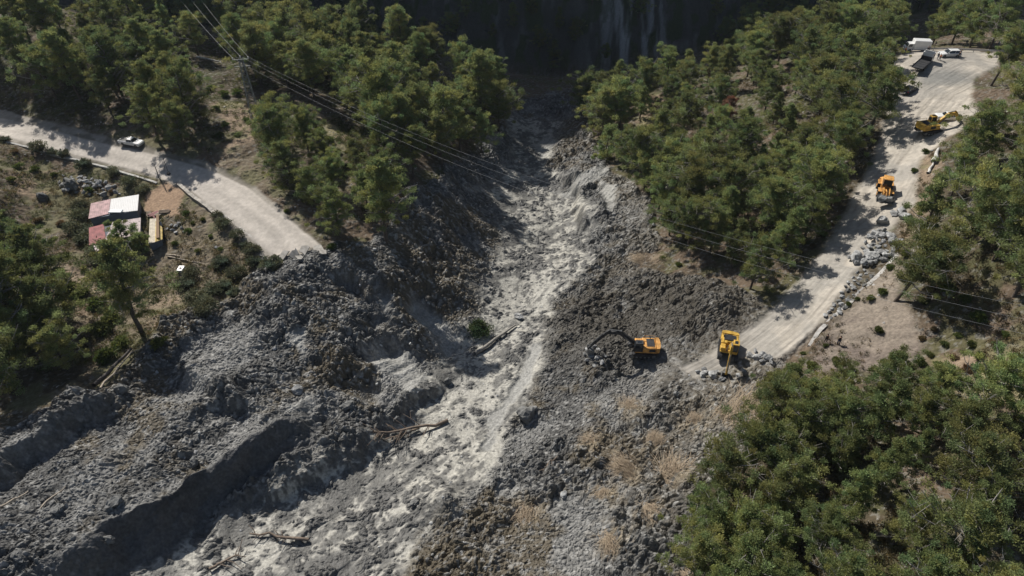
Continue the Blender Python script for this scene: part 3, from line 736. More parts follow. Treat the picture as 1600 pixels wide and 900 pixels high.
shrub_row([(520,390,1),(448,330,.6),(1015,205,.9),(1000,265,.9),(968,262,.7),(1060,415,.9),(1035,405,.8)], 'green', 'along the torn edge of the woods', 'shrubs at the torn wood edges', .9)
shrub_row([(30,262,.9),(55,268,.8),(20,285,.9),(85,275,.7),(140,300,.7),(175,300,.8),(60,345,.9),(95,350,.9),(40,360,1),(25,240,.8)], ['green', 'brown'], 'on the rough ground left of the sheds', 'shrubs on the rough ground', 1.15)
shrub_row([(290,335,.9),(302,350,.8),(318,345,.9),(295,365,.9),(330,372,.8),(275,385,.8),(310,395,.8),(345,392,.7)], 'green', 'in the weeds below the road wall', 'shrubs in the weeds below the road wall', .8)
# low scrub and weeds: nobody could count them
def weeds(name, label, polys, nper, colr, size, seed, avoid, hh=.22):
    g = np.random.default_rng(seed); cen = []
    for q in polys:
        P = np.array([p[:2] for p in q]); lo, hi = P.min(0), P.max(0)
        c_ = lo + g.random((nper, 2)) * (hi - lo)
        m = poly_sd(c_[:, 0], c_[:, 1], q) > 0
        for a, mg in avoid: m &= poly_sd(c_[:, 0], c_[:, 1], a) < mg
        m &= fbm(c_[:, 0], c_[:, 1], 6, 2, seed) > .44
        cen.append(c_[m])
    cen = np.concatenate(cen); z = terrain(cen[:, 0], cen[:, 1])[0]
    c3 = np.c_[cen, z + .12]
    V, Fq, C = leaf_tris(c3, .25 + .35 * g.random(len(c3)), 22, size, g, colr, squash=.6)
    link(name, mesh_np(name, V, Fq, M_LEAF, C, k=3), kind='stuff', label=label)
AVW = [(P_DEB, -.5), (P_ROADL, -.3), (P_ROADR, -.5), (P_DIRT, 0)]
weeds('weeds', 'low green weeds and scrub between the trees', [GP([(0,225),(230,280),(400,400),(380,450),(200,560),(0,600)]), GP([(390,200),(560,180),(620,300),(560,360),(430,300)]), GP([(0,30),(380,60),(400,200),(330,240),(0,165)])], 5200, (.12, .13, .05), .22, 301, AVW)
weeds('undergrowth', 'brownish undergrowth on the hillsides', [GP([(1430,250),(1600,200),(1640,640),(1440,600),(1390,440)]), GP([(1200,640),(1600,640),(1600,900),(1090,900)]), GP([(1010,150),(1380,80),(1370,260),(1200,430),(1040,380)]), GP([(0,225),(230,280),(400,400),(380,450),(200,560),(0,600)])], 6500, (.15, .120, .070), .22, 302, AVW + [(P_SOIL, -1)])
weeds('sparse_scrub', 'sparse low scrub on the bare soil slope', [P_SOIL], 420, (.13, .115, .065), .2, 303, [(P_ROADR, -.5)])
# dry grass
M_STRAW = mat_new("straw", attr="alb", rough=.8, spec=.2, trans=.2)
def make_tuft(seed, L=1.9, n=420, spread=.42):
    g = np.random.default_rng(seed)
    a = g.normal(size=n) * spread; r = L * (.5 + .6 * g.random(n))
    el = .05 + .8 * g.random(n) ** 1.8
    b = np.c_[g.normal(size=n) * .5, g.normal(size=n) * .5, np.zeros(n) - .05]
    d = np.c_[np.cos(a) * np.cos(el), np.sin(a) * np.cos(el), np.sin(el)]
    mid = b + d * (r * .55)[:, None]; tip = b + d * r[:, None] - np.array([0, 0, 1]) * (r * .28)[:, None]; tip[:, 2] = np.maximum(tip[:, 2], .05)
    s = np.cross(d, np.array([0, 0, 1.0])); s /= np.linalg.norm(s, axis=1, keepdims=True); s *= .011
    V = np.stack([b - s, b + s, mid + s, mid - s, tip], 1).reshape(-1, 3)
    i = np.arange(n)[:, None] * 5
    F3 = np.concatenate([i + np.array([[0, 1, 2]]), i + np.array([[0, 2, 3]]), i + np.array([[3, 2, 4]])])
    C = np.repeat(np.array([.50, .40, .29])[None] * (.6 + .6 * g.random(n))[:, None], 5, 0)
    return mesh_np("grass_tuft", V, F3, M_STRAW, C, k=3)
TUFTS = [make_tuft(51), make_tuft(52, 1.6, 240, .8), make_tuft(53, 2.3, 460, .34)]
tf = sorted(TUFTS_PX)
for i, (a, b, s_, rz_) in enumerate(tf):
    p = G(a, b)
    t_ = 'straw-coloured grass tuft on the brown debris, ' + ('leftmost' if i == 0 else 'rightmost' if i == len(tf) - 1 else f"number {NUMW[i]} from left" if i < 14 else f"number {NUMW[len(tf) - 1 - i]} from right")
    o = link('dry_grass_tuft', TUFTS[i % 3], None, (p[0], p[1], gz_at(p[0], p[1]) + .05), rz_, label=t_, category='grass tuft', group='dry grass tufts on the debris')
    o.scale = (s_ * 1.15,) * 3
# ---------------------------------------------------------------- rubble, boulders, logs
M_ROCK = mat_new("rock", attr="alb", rough=.75, spec=.3, noise=(2.2, .25), bump=(4, .8, .06))
M_BOULDER = mat_new("boulder", color=(.31, .31, .305), rough=.85, noise=(1.3, .5), bump=(2.2, 1, .16), objvar=.28)
def ico(sub=1):
    t = (1 + 5 ** .5) / 2
    V = np.array([(-1, t, 0), (1, t, 0), (-1, -t, 0), (1, -t, 0), (0, -1, t), (0, 1, t), (0, -1, -t), (0, 1, -t), (t, 0, -1), (t, 0, 1), (-t, 0, -1), (-t, 0, 1)], float)
    F = [(0,11,5),(0,5,1),(0,1,7),(0,7,10),(0,10,11),(1,5,9),(5,11,4),(11,10,2),(10,7,6),(7,1,8),(3,9,4),(3,4,2),(3,2,6),(3,6,8),(3,8,9),(4,9,5),(2,4,11),(6,2,10),(8,6,7),(9,8,1)]
    V /= np.linalg.norm(V[0])
    for _ in range(sub):
        V = list(map(tuple, V)); cache = {}; F2 = []
        def mid(a, b):
            k = (min(a, b), max(a, b))
            if k not in cache:
                m = (np.array(V[a]) + np.array(V[b])) / 2; m /= np.linalg.norm(m); V.append(tuple(m)); cache[k] = len(V) - 1
            return cache[k]
        for a, b, c_ in F:
            ab, bc, ca = mid(a, b), mid(b, c_), mid(c_, a)
            F2 += [(a, ab, ca), (b, bc, ab), (c_, ca, bc), (ab, bc, ca)]
        F = F2; V = np.array(V)
    return np.array(V), np.array(F)
IV0, IF0 = ico(0); IV2, IF2 = ico(2)
def rock_shape(g, V, planes=9):
    """a ball cut by random planes: flat broken faces"""
    V = V.copy()
    for _ in range(planes):
        n_ = g.normal(size=3); n_ /= np.linalg.norm(n_); d = .55 + .3 * g.random()
        s = V @ n_; m = s > d
        V[m] -= np.outer(s[m] - d, n_)
    return V * np.array([1, .6 + .4 * g.random(), .5 + .35 * g.random()])
def scatter_rocks(name, label, n, zone, smin, smax, pw, cols, seed, box=(-110, 90, 30, 225), zb=-.25, follow=0.):
    g = np.random.default_rng(seed)
    x = box[0] + (box[1] - box[0]) * g.random(n); y = box[2] + (box[3] - box[2]) * g.random(n)
    z, c_, zn, ms = terrain(x, y)
    deb, mud, smooth, road, clr = ms
    m = zone(x, y, deb, mud, smooth, road, clr, g)
    x, y, z = x[m], y[m], z[m]; N = len(x)
    shapes = np.array([rock_shape(g, IV0 * (.85 + .3 * g.random((12, 1))), 4) for _ in range(24)])
    s = smin + (smax - smin) * g.random(N) ** pw
    sh = shapes[g.integers(0, 24, N)]
    a = g.random(N) * 6.28; ca, sa = np.cos(a)[:, None], np.sin(a)[:, None]
    X = sh[..., 0] * ca - sh[..., 1] * sa; Y = sh[..., 0] * sa + sh[..., 1] * ca
    tl = g.normal(size=(N, 1)) * .4
    Z = sh[..., 2] + X * tl
    V = np.stack([X * s[:, None] + x[:, None], Y * s[:, None] + y[:, None], Z * s[:, None] + (z + s * zb)[:, None]], -1).reshape(-1, 3)
    F3 = (np.arange(N)[:, None, None] * 12 + IF0[None]).reshape(-1, 3)
    k = g.integers(0, len(cols), N); own = np.array(cols)[k]; tcol = np.moveaxis(c_, 0, -1)[m]
    C = np.repeat((own * (1 - follow) + tcol * follow * 1.15) * (.65 + .7 * g.random(N))[:, None], 12, 0)
    link(name, mesh_np(name, V, F3, M_ROCK, C, k=3), kind='stuff', label=label)
DK = [(.075, .073, .07), (.10, .098, .094), (.055, .055, .053), (.10, .088, .066), (.17, .17, .16)]
scatter_rocks('rubble', 'dark broken shale rubble covering the slide', 130000, lambda x, y, d, m, s, r, c_, g: (d > .6) & (s < .3) & (g.random(len(x)) > m * .85) & (g.random(len(x)) < .25 + 1.1 * fbm(x * .84 - y * .54, (x * .54 + y * .84) * .45, 5.5, 4, 31)), .08, .40, 4.0, DK, 401, follow=.9)
scatter_rocks('pale_stones', 'pale stones strewn over the slide', 9000, lambda x, y, d, m, s, r, c_, g: (d > .6) & (s < .5) & (fbm(x, y, 8, 2, 7) > .5), .08, .36, 4.0, [(.36, .36, .35), (.30, .30, .30), (.42, .41, .38)], 402)
scatter_rocks('hillside_stones', 'small pale stones on the hillsides', 16000, lambda x, y, d, m, s, r, c_, g: (d < .1) & (r < .1) & (fbm(x, y, 10, 2, 8) > .52), .08, .38, 4.0, [(.34, .32, .29), (.25, .23, .20), (.42, .40, .38)], 403, box=(-140, 140, 30, 200))
BOULD = []
for i in range(8):
    g = np.random.default_rng(500 + i)
    V = rock_shape(g, IV2, 17); V += g.normal(size=V.shape) * .03
    BOULD.append(mesh_np('boulder', V, IF2, M_BOULDER, k=3))
DBOULD = []
M_DBOULD = mat_new("dark_boulder", color=(.15, .15, .145), rough=.75, noise=(1.6, .4), bump=(2.5, 1, .12))
for i in range(3):
    g = np.random.default_rng(520 + i)
    V = rock_shape(g, IV2, 14); V += g.normal(size=V.shape) * .045
    DBOULD.append(mesh_np('dark_boulder', V, IF2, M_DBOULD, k=3))
def boulder(x, y, s, label, group=None, dz=.3, lib=None, name='boulder', zz=None):
    lib = lib or BOULD
    me = lib[random.randrange(len(lib))]
    z = gz_at(x, y) + s * dz if zz is None else zz
    o = link(name, me, None, (x, y, z), None, label=label, category='boulder')
    if group: o['group'] = group
    o.rotation_euler = (random.gauss(0, .25), random.gauss(0, .25), random.random() * 6.28)
    o.scale = (s, s * random.uniform(.8, 1.1), s * random.uniform(.85, 1.1))
    return o
def PW(px, py): p = G(px, py); return p[0], p[1]
# heap beside the dirt road
hp = GP([(1322,408),(1345,385),(1372,360),(1398,372),(1408,385),(1392,405),(1372,412),(1350,418)])
g = random.Random(61); pts = poisson(hp, .74, [], n=9000, seed=61); pts.sort(key=lambda p: toPix((p[0], p[1], 30))[0])
for i, p in enumerate(pts[:120]):
    boulder(p[0], p[1], g.uniform(.40, .85), 'grey boulder in the heap beside the dirt road', 'boulders heaped beside the dirt road', g.choice([.3, .6, 1.0]))
x, y = PW(1336, 406); boulder(x, y, 1.6, 'big pale rounded boulder at the road end of the heap', None, .35)
x, y = PW(1361, 404); boulder(x, y, 1.35, 'large angular boulder beside the big pale rounded one', None, .4)
x, y = PW(1378, 348); boulder(x, y, 1.45, 'large flat boulder lying in front of the wheel loader', None, .3)
x, y = PW(1412, 342); boulder(x, y, 1.3, 'large slab at the bank right of the wheel loader', None, .35)
x, y = PW(1408, 332); boulder(x, y, 1.1, 'upper boulder behind the large slab at the bank', None, .35)
x, y = PW(1396, 335); boulder(x, y, .95, 'boulder between the loader bucket and the large slab', None, .35)
st = GP([(1335,425),(1355,415),(1366,430),(1345,455),(1325,480),(1300,500),(1288,495),(1310,465)])
for p in poisson(st, .7, [], n=4000, seed=62)[:60]:
    boulder(p[0], p[1], g.uniform(.3, .65), 'small stone in the strip below the heap', 'stones in the strip below the heap', .3, lib=BOULD + DBOULD)
for i, (a, b, s_) in enumerate([(1172,558,.75),(1182,563,.9),(1190,570,.7),(1198,565,.8),(1180,550,.6),(1192,556,.65),(1204,572,.5)]):
    x, y = PW(a, b); boulder(x, y, s_, 'pale boulder in the pile behind the yellow excavator', 'boulders behind the yellow excavator', .4)
for i, (a, b, s_) in enumerate([(1090,582,.5),(1097,588,.75),(1104,583,.6),(1112,590,.9),(1118,584,.6),(1100,578,.5),(1152,592,.6),(1160,585,.55),(1128,596,.7)]):
    x, y = PW(a, b); boulder(x, y, s_, 'pale boulder by the yellow excavator bucket', 'boulders at the yellow excavator bucket', .4)
for a, b, s_, t in [(823,648,1.9,'dark round boulder at the right edge of the mud flow'),(812,500,1.3,'brownish boulder sitting in the pale mud above the log'),(1143,720,1.2,'rounded grey boulder near the lower right wood'),
                    (300,715,1.0,'dark boulder on top of the debris cliff, upper of two'),(172,845,.9,'small rounded boulder resting at the lip of the smooth cliff'),(180,785,1.2,'dark lump of rock on the debris ridge above the cliff'),
                    (192,612,1.2,'flat dark boulder below the two fallen trunks'),(465,610,1.0,'pale topped boulder in the dark rubble'),(620,660,.9,'boulder at the foot of the debris beside the dead branches'),
                    (915,250,1.0,'boulder on the bank under the lone small pine'),(545,640,1.2,'dark boulder in the rubble above the dead branches'),(700,600,.9,'dark clod in the mud flow beside the shadow'),
                    (90,795,.9,'angular block on the lower debris mass'),(30,870,1.0,'blue-grey block near the bottom of the debris mass'),(250,700,.9,'grey block on the wide debris ridge'),(650,790,.9,'dark lump in the lower mud flow'),
                    (880,780,.7,'light stone in the tufted debris'),(760,470,.8,'block on the flow margin under the uprooted bush')]:
    x, y = PW(a, b); boulder(x, y, s_, t, None, .25, lib=DBOULD if 'pale' not in t and 'light' not in t else BOULD)
# rocks heaped on the rough ground by the sheds
hp = GP([(80,288),(100,276),(150,280),(185,292),(190,303),(160,308),(110,302)])
for p in poisson(hp, 1.0, [], n=500, seed=63)[:55]:
    boulder(p[0], p[1], g.uniform(.35, .9), 'weathered rock in the heap above the sheds', 'rocks heaped above the sheds', g.choice([.3, .7]))
x, y = PW(112, 293); boulder(x, y, 2.0, 'greyish large rock with a flat face in the heap', None, .3, lib=DBOULD)
x, y = PW(66, 309); boulder(x, y, 1.6, 'flat dark slab alone on the rough ground', None, .15, lib=DBOULD)
x, y = PW(102, 300); boulder(x, y, .8, 'light stone at the front of the rock heap', None, .3)
for i, (a, b, s_) in enumerate([(275,355,.55),(280,350,.5),(270,362,.55),(284,358,.5),(276,366,.5),(268,354,.45),(262,360,.4),(288,364,.4)]):
    x, y = PW(a, b); boulder(x, y, s_, 'white rounded lump in the pile right of the sheds', 'white lumps piled beside the sheds', .5)
for i, (a, b, s_) in enumerate([(1330,612,.5),(1595,558,.8),(1535,600,.5),(1485,458,.8),(1478,458,.6),(75,437,.9),(88,440,.7),(1455,238,.4),(338,388,.5),(345,392,.4),(1178,398,.6),(1020,352,.8),(1035,345,.6)]):
    x, y = PW(a, b); boulder(x, y, s_, 'loose pale stone on the vegetated slopes', 'loose pale stones on the slopes', .2)

for i, (a, b, s_) in enumerate([(918,556,.6),(926,550,.7),(934,556,.55),(922,565,.75),(932,568,.6),(912,562,.5),(940,572,.55),(928,577,.6),(916,572,.45),(945,562,.4)]):
    x, y = PW(a, b); boulder(x, y, s_, 'pale grey rock in the pile under the dark boom', 'rocks under the dark boom', .4)
M_SLAB = mat_new('broken_asphalt', color=(.36, .34, .31), rough=.85, noise=(1.5, .3))
def broken_slab(a, b, s_, label):
    x, y = PW(a, b); g_ = np.random.default_rng(int(a * 7 + b)); n_ = 7; an = np.sort(g_.random(n_)) * 6.28; r_ = s_ * (.6 + .5 * g_.random(n_))
    V = [(r_[i] * math.cos(an[i]), r_[i] * math.sin(an[i]), z_) for z_ in (0, .16) for i in range(n_)]
    me = bpy.data.meshes.new('broken_slab'); me.from_pydata(V, [], [tuple(range(n_ - 1, -1, -1)), tuple(range(n_, 2 * n_))] + [(i, (i + 1) % n_, (i + 1) % n_ + n_, i + n_) for i in range(n_)]); me.materials.append(M_SLAB)
    o = link('broken_slab', me, None, (x, y, gz_at(x, y) + .25), None, label=label, category='slab', kind='thing', group='broken slabs at the road end'); o.rotation_euler = (g_.normal() * .3 - .25, g_.normal() * .35, g_.random() * 6)
for i, (a, b, s_) in enumerate([(412,404,1.0),(428,408,1.3),(446,403,1.1),(462,404,1.4),(480,398,1.2),(498,393,1.3),(512,392,.9),(470,412,.9),(505,402,1.0),(440,416,.8)]):
    broken_slab(a, b, s_, 'broken pale slab at the torn road end')
M_WOOD = mat_new("dead_wood", color=(.20, .155, .12), rough=.85, noise=(2, .35))
M_PALEWOOD = mat_new("pale_wood", color=(.40, .34, .27), rough=.85, noise=(2, .3))
def log(p0, p1, r, label, nbr=6, brl=1.6, mat=None, lift=.25, seed=0, name='fallen_log', cat='log', group=None, sides=8):
    g = np.random.default_rng(seed)
    a = np.array([*PW(*p0), 0.]); b = np.array([*PW(*p1), 0.]); nn = 7; t = np.linspace(0, 1, nn)[:, None]
    P = a * (1 - t) + b * t; P[:, :2] += g.normal(size=(nn, 2)) * .12 * (0 < t) * (t < 1)
    zz = terrain(P[:, 0], P[:, 1])[0]; zl = np.polyval(np.polyfit(t[:, 0], zz, 1), t[:, 0]); P[:, 2] = np.maximum(zl, zz - .15) + lift
    rt = link(name, None, None, tuple(P[0]), None, label=label, category=cat)
    if group: rt['group'] = group
    L = P - P[0]
    v, f = tube_np([(L, r * np.linspace(1, .45, nn))], sides)
    link('stem', mesh_np('stem', v, f, mat or M_WOOD, smooth=True), rt)
    br = []
    for i in range(nbr):
        k = g.random() * .75 + .25; q = L[0] * (1 - k) + L[-1] * k
        q = np.array([np.interp(k, t[:, 0], L[:, j]) for j in range(3)])
        d = (L[-1] - L[0]) / np.linalg.norm(L[-1]); n_ = np.array([-d[1], d[0], 0]) * g.choice([-1, 1])
        e = d * .6 + n_ * .8 + np.array([0, 0, .25 * g.random()]); l_ = brl * (.4 + .8 * g.random())
        m_ = q + e * l_ * .5 + np.array([0, 0, .1]); br.append((np.array([q, m_, q + e * l_ + g.normal(size=3) * .2]), np.array([.3, .2, .08]) * r + .012))
        if g.random() > .4: br.append((np.array([m_, m_ + (e + g.normal(size=3) * .4) * l_ * .4]), np.array([.16, .05]) * r + .01))
    if br:
        v, f = tube_np(br, 4); link('branch', mesh_np('branch', v, f, mat or M_WOOD), rt)
    return rt
log((742,557), (806,513), .34, 'long grey log with bark lying across the pale mud', 3, 1.2, mat_new("grey_log", color=(.26, .24, .21), noise=(2, .4)), .4, 1)
log((700,660), (585,680), .26, 'dead reddish tree trunk with bare branches on the mud flow', 16, 3.2, M_WOOD, .4, 2)
log((655,672), (600,692), .16, 'thin bare branch beside the dead reddish trunk', 10, 2.0, M_WOOD, .4, 22)
log((484,848), (392,838), .22, 'thin reddish trunk lying near the bottom of the flow', 7, 1.6, M_WOOD, .35, 3)
log((330,895), (375,872), .20, 'forked dead trunk at the bottom edge of the flow', 6, 1.8, M_WOOD, .3, 4)
log((150,608), (208,550), .34, 'upper dark trunk of two fallen pines leaning on the debris', 1, 1, mat_new("dark_bark", color=(.07, .06, .055)), .9, 5)
log((160,612), (211,551), .16, 'lower pale thin trunk beside the dark fallen pine', 3, 1.5, M_PALEWOOD, .8, 6)
log((0,800), (48,772), .16, 'pale pole half buried in the debris at its edge', 0, 1, M_PALEWOOD, .2, 7)
log((62,792), (104,762), .14, 'thin pale branch on the lower debris mass', 0, 1, M_PALEWOOD, .15, 8)
log((263,404), (320,414), .13, 'long thin pole on the ground right of the sheds', 0, 1, M_PALEWOOD, .15, 9)
log((262,402), (285,404), .17, 'short thick timber beside the long thin pole', 0, 1, M_PALEWOOD, .25, 10)
log((1449,272), (1457,254), .30, 'whitish lower trunk piece beside the dirt road bank', 0, 1, mat_new("bleached_wood", color=(.55, .53, .50), noise=(2, .3)), .25, 11)
log((1457,256), (1464,238), .50, 'thick whitish trunk piece beside the dirt road bank', 0, 1, bpy.data.materials["bleached_wood"], .4, 12)
log((308,92), (345,100), .3, 'bleached fallen trunk in the shaded hollow', 2, 1.5, bpy.data.materials["bleached_wood"], .5, 13)
log((870,725), (842,742), .1, 'small dead branch among the straw tufts', 4, .8, M_WOOD, .2, 14)
# uprooted bush beside the log
p = G(750, 520); rt = link('uprooted_bush', None, None, (p[0], p[1], gz_at(p[0], p[1]) - .2), 1.0, label='uprooted green bush with bare stems beside the long log', category='bush')
sh_ = make_shrub(71, 2.5, 2.6, (.085, .115, .05), 40, 60, .3); link('foliage', sh_[0], rt); link('stem', sh_[1], rt)

# ---------------------------------------------------------------- mesh helper for built things
class MB:
    def __init__(s): s.v = []; s.f = []
    def add(s, V, F):
        o = len(s.v); s.v += [tuple(map(float, q)) for q in V]; s.f += [tuple(i + o for i in q) for q in F]; return s
    def box(s, x0, x1, y0, y1, z0, z1, c=.0, M=None):
        """box with chamfered edges"""
        import itertools
        if c <= 0:
            V = [(x, y, z) for z in (z0, z1) for x, y in ((x0, y0), (x1, y0), (x1, y1), (x0, y1))]
            F = [(3, 2, 1, 0), (4, 5, 6, 7), (0, 1, 5, 4), (1, 2, 6, 5), (2, 3, 7, 6), (3, 0, 4, 7)]
        else:
            V = []; 
            def ring(i, z): return [(x0 + i + c, y0 + i, z), (x1 - i - c, y0 + i, z), (x1 - i, y0 + i + c, z), (x1 - i, y1 - i - c, z), (x1 - i - c, y1 - i, z), (x0 + i + c, y1 - i, z), (x0 + i, y1 - i - c, z), (x0 + i, y0 + i + c, z)]
            V = ring(c * .6, z0) + ring(0, z0 + c * .6) + ring(0, z1 - c) + ring(c, z1)
            F = [tuple(range(7, -1, -1)), tuple(range(24, 32))]
            for r in range(3):
                for k in range(8): F.append((r * 8 + k, r * 8 + (k + 1) % 8, r * 8 + 8 + (k + 1) % 8, r * 8 + 8 + k))
        if M is not None: V = [M(q) for q in V]
        return s.add(V, F)
    def prism(s, prof, y0, y1, M=None):
        """profile in x,z (counter-clockwise seen from -y) extruded along y"""
        n_ = len(prof); V = [(a, y0, b) for a, b in prof] + [(a, y1, b) for a, b in prof]
        F = [tuple(range(n_)), tuple(range(2 * n_ - 1, n_ - 1, -1))] + [(i + n_, (i + 1) % n_ + n_, (i + 1) % n_, i) for i in range(n_)]
        if M is not None: V = [M(q) for q in V]
        return s.add(V, F)
    def cyl(s, a, b, r, n=12, r2=None):
        a = np.array(a, float); b = np.array(b, float); d = b - a; d /= np.linalg.norm(d); u = np.cross(d, (0, 0, 1) if abs(d[2]) < .9 else (1, 0, 0)); u /= np.linalg.norm(u); w_ = np.cross(d, u)
        r2 = r if r2 is None else r2
        V = [a + r * (math.cos(t) * u + math.sin(t) * w_) for t in np.arange(n) * 2 * math.pi / n] + [b + r2 * (math.cos(t) * u + math.sin(t) * w_) for t in np.arange(n) * 2 * math.pi / n]
        F = [tuple(range(n)), tuple(range(2 * n - 1, n - 1, -1))] + [(i + n, (i + 1) % n + n, (i + 1) % n, i) for i in range(n)]
        return s.add(V, F)
    def build(s, name, mat, parent=None, **k):
        me = bpy.data.meshes.new(name); me.from_pydata(s.v, [], s.f); me.validate(); me.update()
        import bmesh
        bm = bmesh.new(); bm.from_mesh(me); bmesh.ops.recalc_face_normals(bm, faces=bm.faces); bm.to_mesh(me); bm.free()
        me.materials.append(mat); return link(name, me, parent, **k)
M_YEL = mat_new("yellow_paint", color=(.58, .35, .055), rough=.55, spec=.5, noise=(1.6, .38))
M_ORG = mat_new("amber_paint", color=(.62, .32, .09), rough=.55, spec=.4, noise=(1.6, .38))
M_STEEL = mat_new("dirty_steel", color=(.20, .20, .195), rough=.55, metal=.3, noise=(2, .4))
M_DARK = mat_new("dark_metal", color=(.045, .045, .047), rough=.6, noise=(2, .4))
M_GLASS = mat_new("dark_glass", color=(.02, .025, .03), rough=.1, spec=.7)
M_CHROME = mat_new("piston", color=(.6, .6, .6), rough=.25, metal=1)
M_RUB = mat_new("rubber", color=(.03, .03, .03), rough=.85, noise=(2, .3))
M_WHITE = mat_new("white_paint", color=(.74, .74, .73), rough=.35, spec=.5, noise=(1, .06))
M_RED = mat_new("red_light", color=(.4, .02, .02), rough=.4)
M_LAMP = mat_new("headlight", color=(.7, .72, .75), rough=.15, spec=.8)
def excavator(px, py, heading, swing, reach, label, paint, boomcol, cabcol=None, grp='excavators', bucket='bucket', s=1.0, bend=1.0, tilt=0.0, lift=0):
    x, y = PW(px, py)
    rt = link('excavator', None, None, (x, y, gz_at(x, y) + .15 + lift), heading, label=label, category='excavator', group=grp); rt.scale = (s, s, s)
    rt.rotation_euler[1] = tilt
    # tracks
    for sy in (-1, 1):
        m = MB(); prof = []
        for t in np.linspace(-90, 90, 7): prof.append((1.75 + .45 * math.cos(R(t)), .46 + .45 * math.sin(R(t))))
        for t in np.linspace(90, 270, 7): prof.append((-1.75 + .45 * math.cos(R(t)), .46 + .45 * math.sin(R(t))))
        m.prism(prof, sy * 1.2 - .28, sy * 1.2 + .28)
        L = 26
        for k in range(L):      # shoes
            xx = -1.75 + 3.5 * (k % 13) / 12; zt = .93 if k < 13 else -.01
            m.box(xx - .07, xx + .07, sy * 1.2 - .31, sy * 1.2 + .31, zt - .03, zt + .04)
        tr = m.build('track', M_DARK, rt)
        m = MB()
        for k in range(6): m.cyl((-1.6 + .64 * k, sy * 1.2 - .32, .3), (-1.6 + .64 * k, sy * 1.2 + .32, .3), .17, 10)
        for e in (-1.75, 1.75): m.cyl((e, sy * 1.2 - .33, .46), (e, sy * 1.2 + .33, .46), .3, 12)
        m.build('roller', M_STEEL, tr)
    m = MB(); m.box(-1.1, 1.1, -1.0, 1.0, .4, .85, .08); m.cyl((0, 0, .8), (0, 0, 1.08), .75, 20); m.build('chassis', M_DARK, rt)
    up = link('upper_body', None, rt, (0, 0, 1.08), swing)
    def U(mb, name, mat):
        o = mb.build(name, mat, rt); o.rotation_euler[2] = swing; o.location = (0, 0, 1.08); return o
    COL.objects.unlink(up); bpy.data.objects.remove(up)
    m = MB(); m.box(-2.2, 1.35, -1.3, 1.3, 0, .22, .05); m.box(-2.0, .1, .35, 1.28, .2, 1.05, .08); m.box(-2.0, .1, -1.28, -.3, .2, 1.0, .08); m.box(-2.0, -.3, -.35, .38, .2, .95, .05); m.box(.12, 1.2, -1.28, -.55, .2, .85, .08)
    body = U(m, 'body', paint)
    m = MB(); pr = [(-2.05, -1.28), (-2.05, 1.28)] + [(-2.45 - .28 * math.cos(R(t)), 1.28 * math.sin(R(t))) for t in np.linspace(80, -80, 9)]
    V = [(a, b, z) for z in (.05, 1.08) for a, b in pr]; n_ = len(pr)
    m.add(V, [tuple(range(n_)), tuple(range(2 * n_ - 1, n_ - 1, -1))] + [(i, (i + 1) % n_, (i + 1) % n_ + n_, i + n_) for i in range(n_)])
    U(m, 'counterweight', paint)
    m = MB(); m.box(-1.75, -.55, -.9, .9, 1.06, 1.12); 
    for k in range(5): m.box(-1.65 + .22 * k, -1.55 + .22 * k, -.8, .8, 1.12, 1.15)
    m.cyl((-1.2, -.95, 1.0), (-1.2, -.95, 1.45), .07); U(m, 'engine_cover', M_DARK)
    m = MB(); m.box(-1.1, .05, -1.33, -1.30, .3, .8); m.box(-1.9, -.9, 1.285, 1.31, .3, .85); U(m, 'side_grille', M_DARK)
    m = MB(); m.prism([(.15, .22), (1.45, .22), (1.55, .9), (1.3, 1.95), (.15, 1.95)], .42, 1.27); m.box(.12, 1.34, .40, 1.30, 1.95, 2.03, .03)
    cab = U(m, 'cab', cabcol or paint)
    m = MB(); m.prism([(.3, 1.0), (1.36, 1.0), (1.2, 1.82), (.3, 1.82)], .405, 1.285); m.prism([(1.47, .5), (1.575, .9), (1.35, 1.85), (1.27, 1.85), (1.44, .85)], .5, 1.2); m.box(.13, .16, .52, 1.18, 1.1, 1.8); m.box(.4, 1.05, .6, 1.1, 2.03, 2.045)
    U(m, 'window', M_GLASS)
    m = MB()
    for sy in (-1.25, 1.25):
        for a, b in (((-1.9, sy, 1.1), (-1.9, sy, 1.45)), ((-1.9, sy, 1.45), (-.3, sy, 1.45)), ((-.3, sy, 1.45), (-.3, sy, 1.1))): m.cyl(a, b, .03, 6)
    U(m, 'handrail', paint)
    # boom, arm, bucket in the x-z plane, y=-.05
    p0 = np.array([.75, .55]); k1 = np.array([.75 + .40 * reach, 2.55 * bend]); p1 = np.array([.75 + .66 * reach, 2.45 * bend]) ; p2 = np.array([.75 + reach, -.55])
    def beam(mb, a, b, wa, wb, y0, y1):
        d = (b - a) / np.linalg.norm(b - a); n_ = np.array([-d[1], d[0]])
        mb.prism([tuple(a - n_ * wa), tuple(b - n_ * wb), tuple(b + d * wb * .6), tuple(b + n_ * wb), tuple(a + n_ * wa)], y0, y1)
    m = MB(); beam(m, p0, k1, .24, .36, -.25, .15); beam(m, k1 - (p1 - k1) * .15, p1, .36, .2, -.247, .147); U(m, 'boom', boomcol)
    d = (p2 - p1) / np.linalg.norm(p2 - p1); tail = p1 - d * .75
    m = MB(); beam(m, tail, p1, .12, .26, -.2, .1); beam(m, p1, p2, .26, .13, -.197, .097); U(m, 'arm', boomcol)
    m = MB(); n0 = np.array([-(k1 - p0)[1], (k1 - p0)[0]]) / np.linalg.norm(k1 - p0)
    c1 = p0 + (k1 - p0) * .75
    for yy in (-.38, .28):
        m.cyl((1.15, yy, .35), (*(c1 * [1, 1])[:1], yy, c1[1]), .09, 8)
    kk = k1 + n0 * .42; m.cyl((kk[0], -.05, kk[1]), (tail[0], -.05, tail[1] + .05), .085, 8)
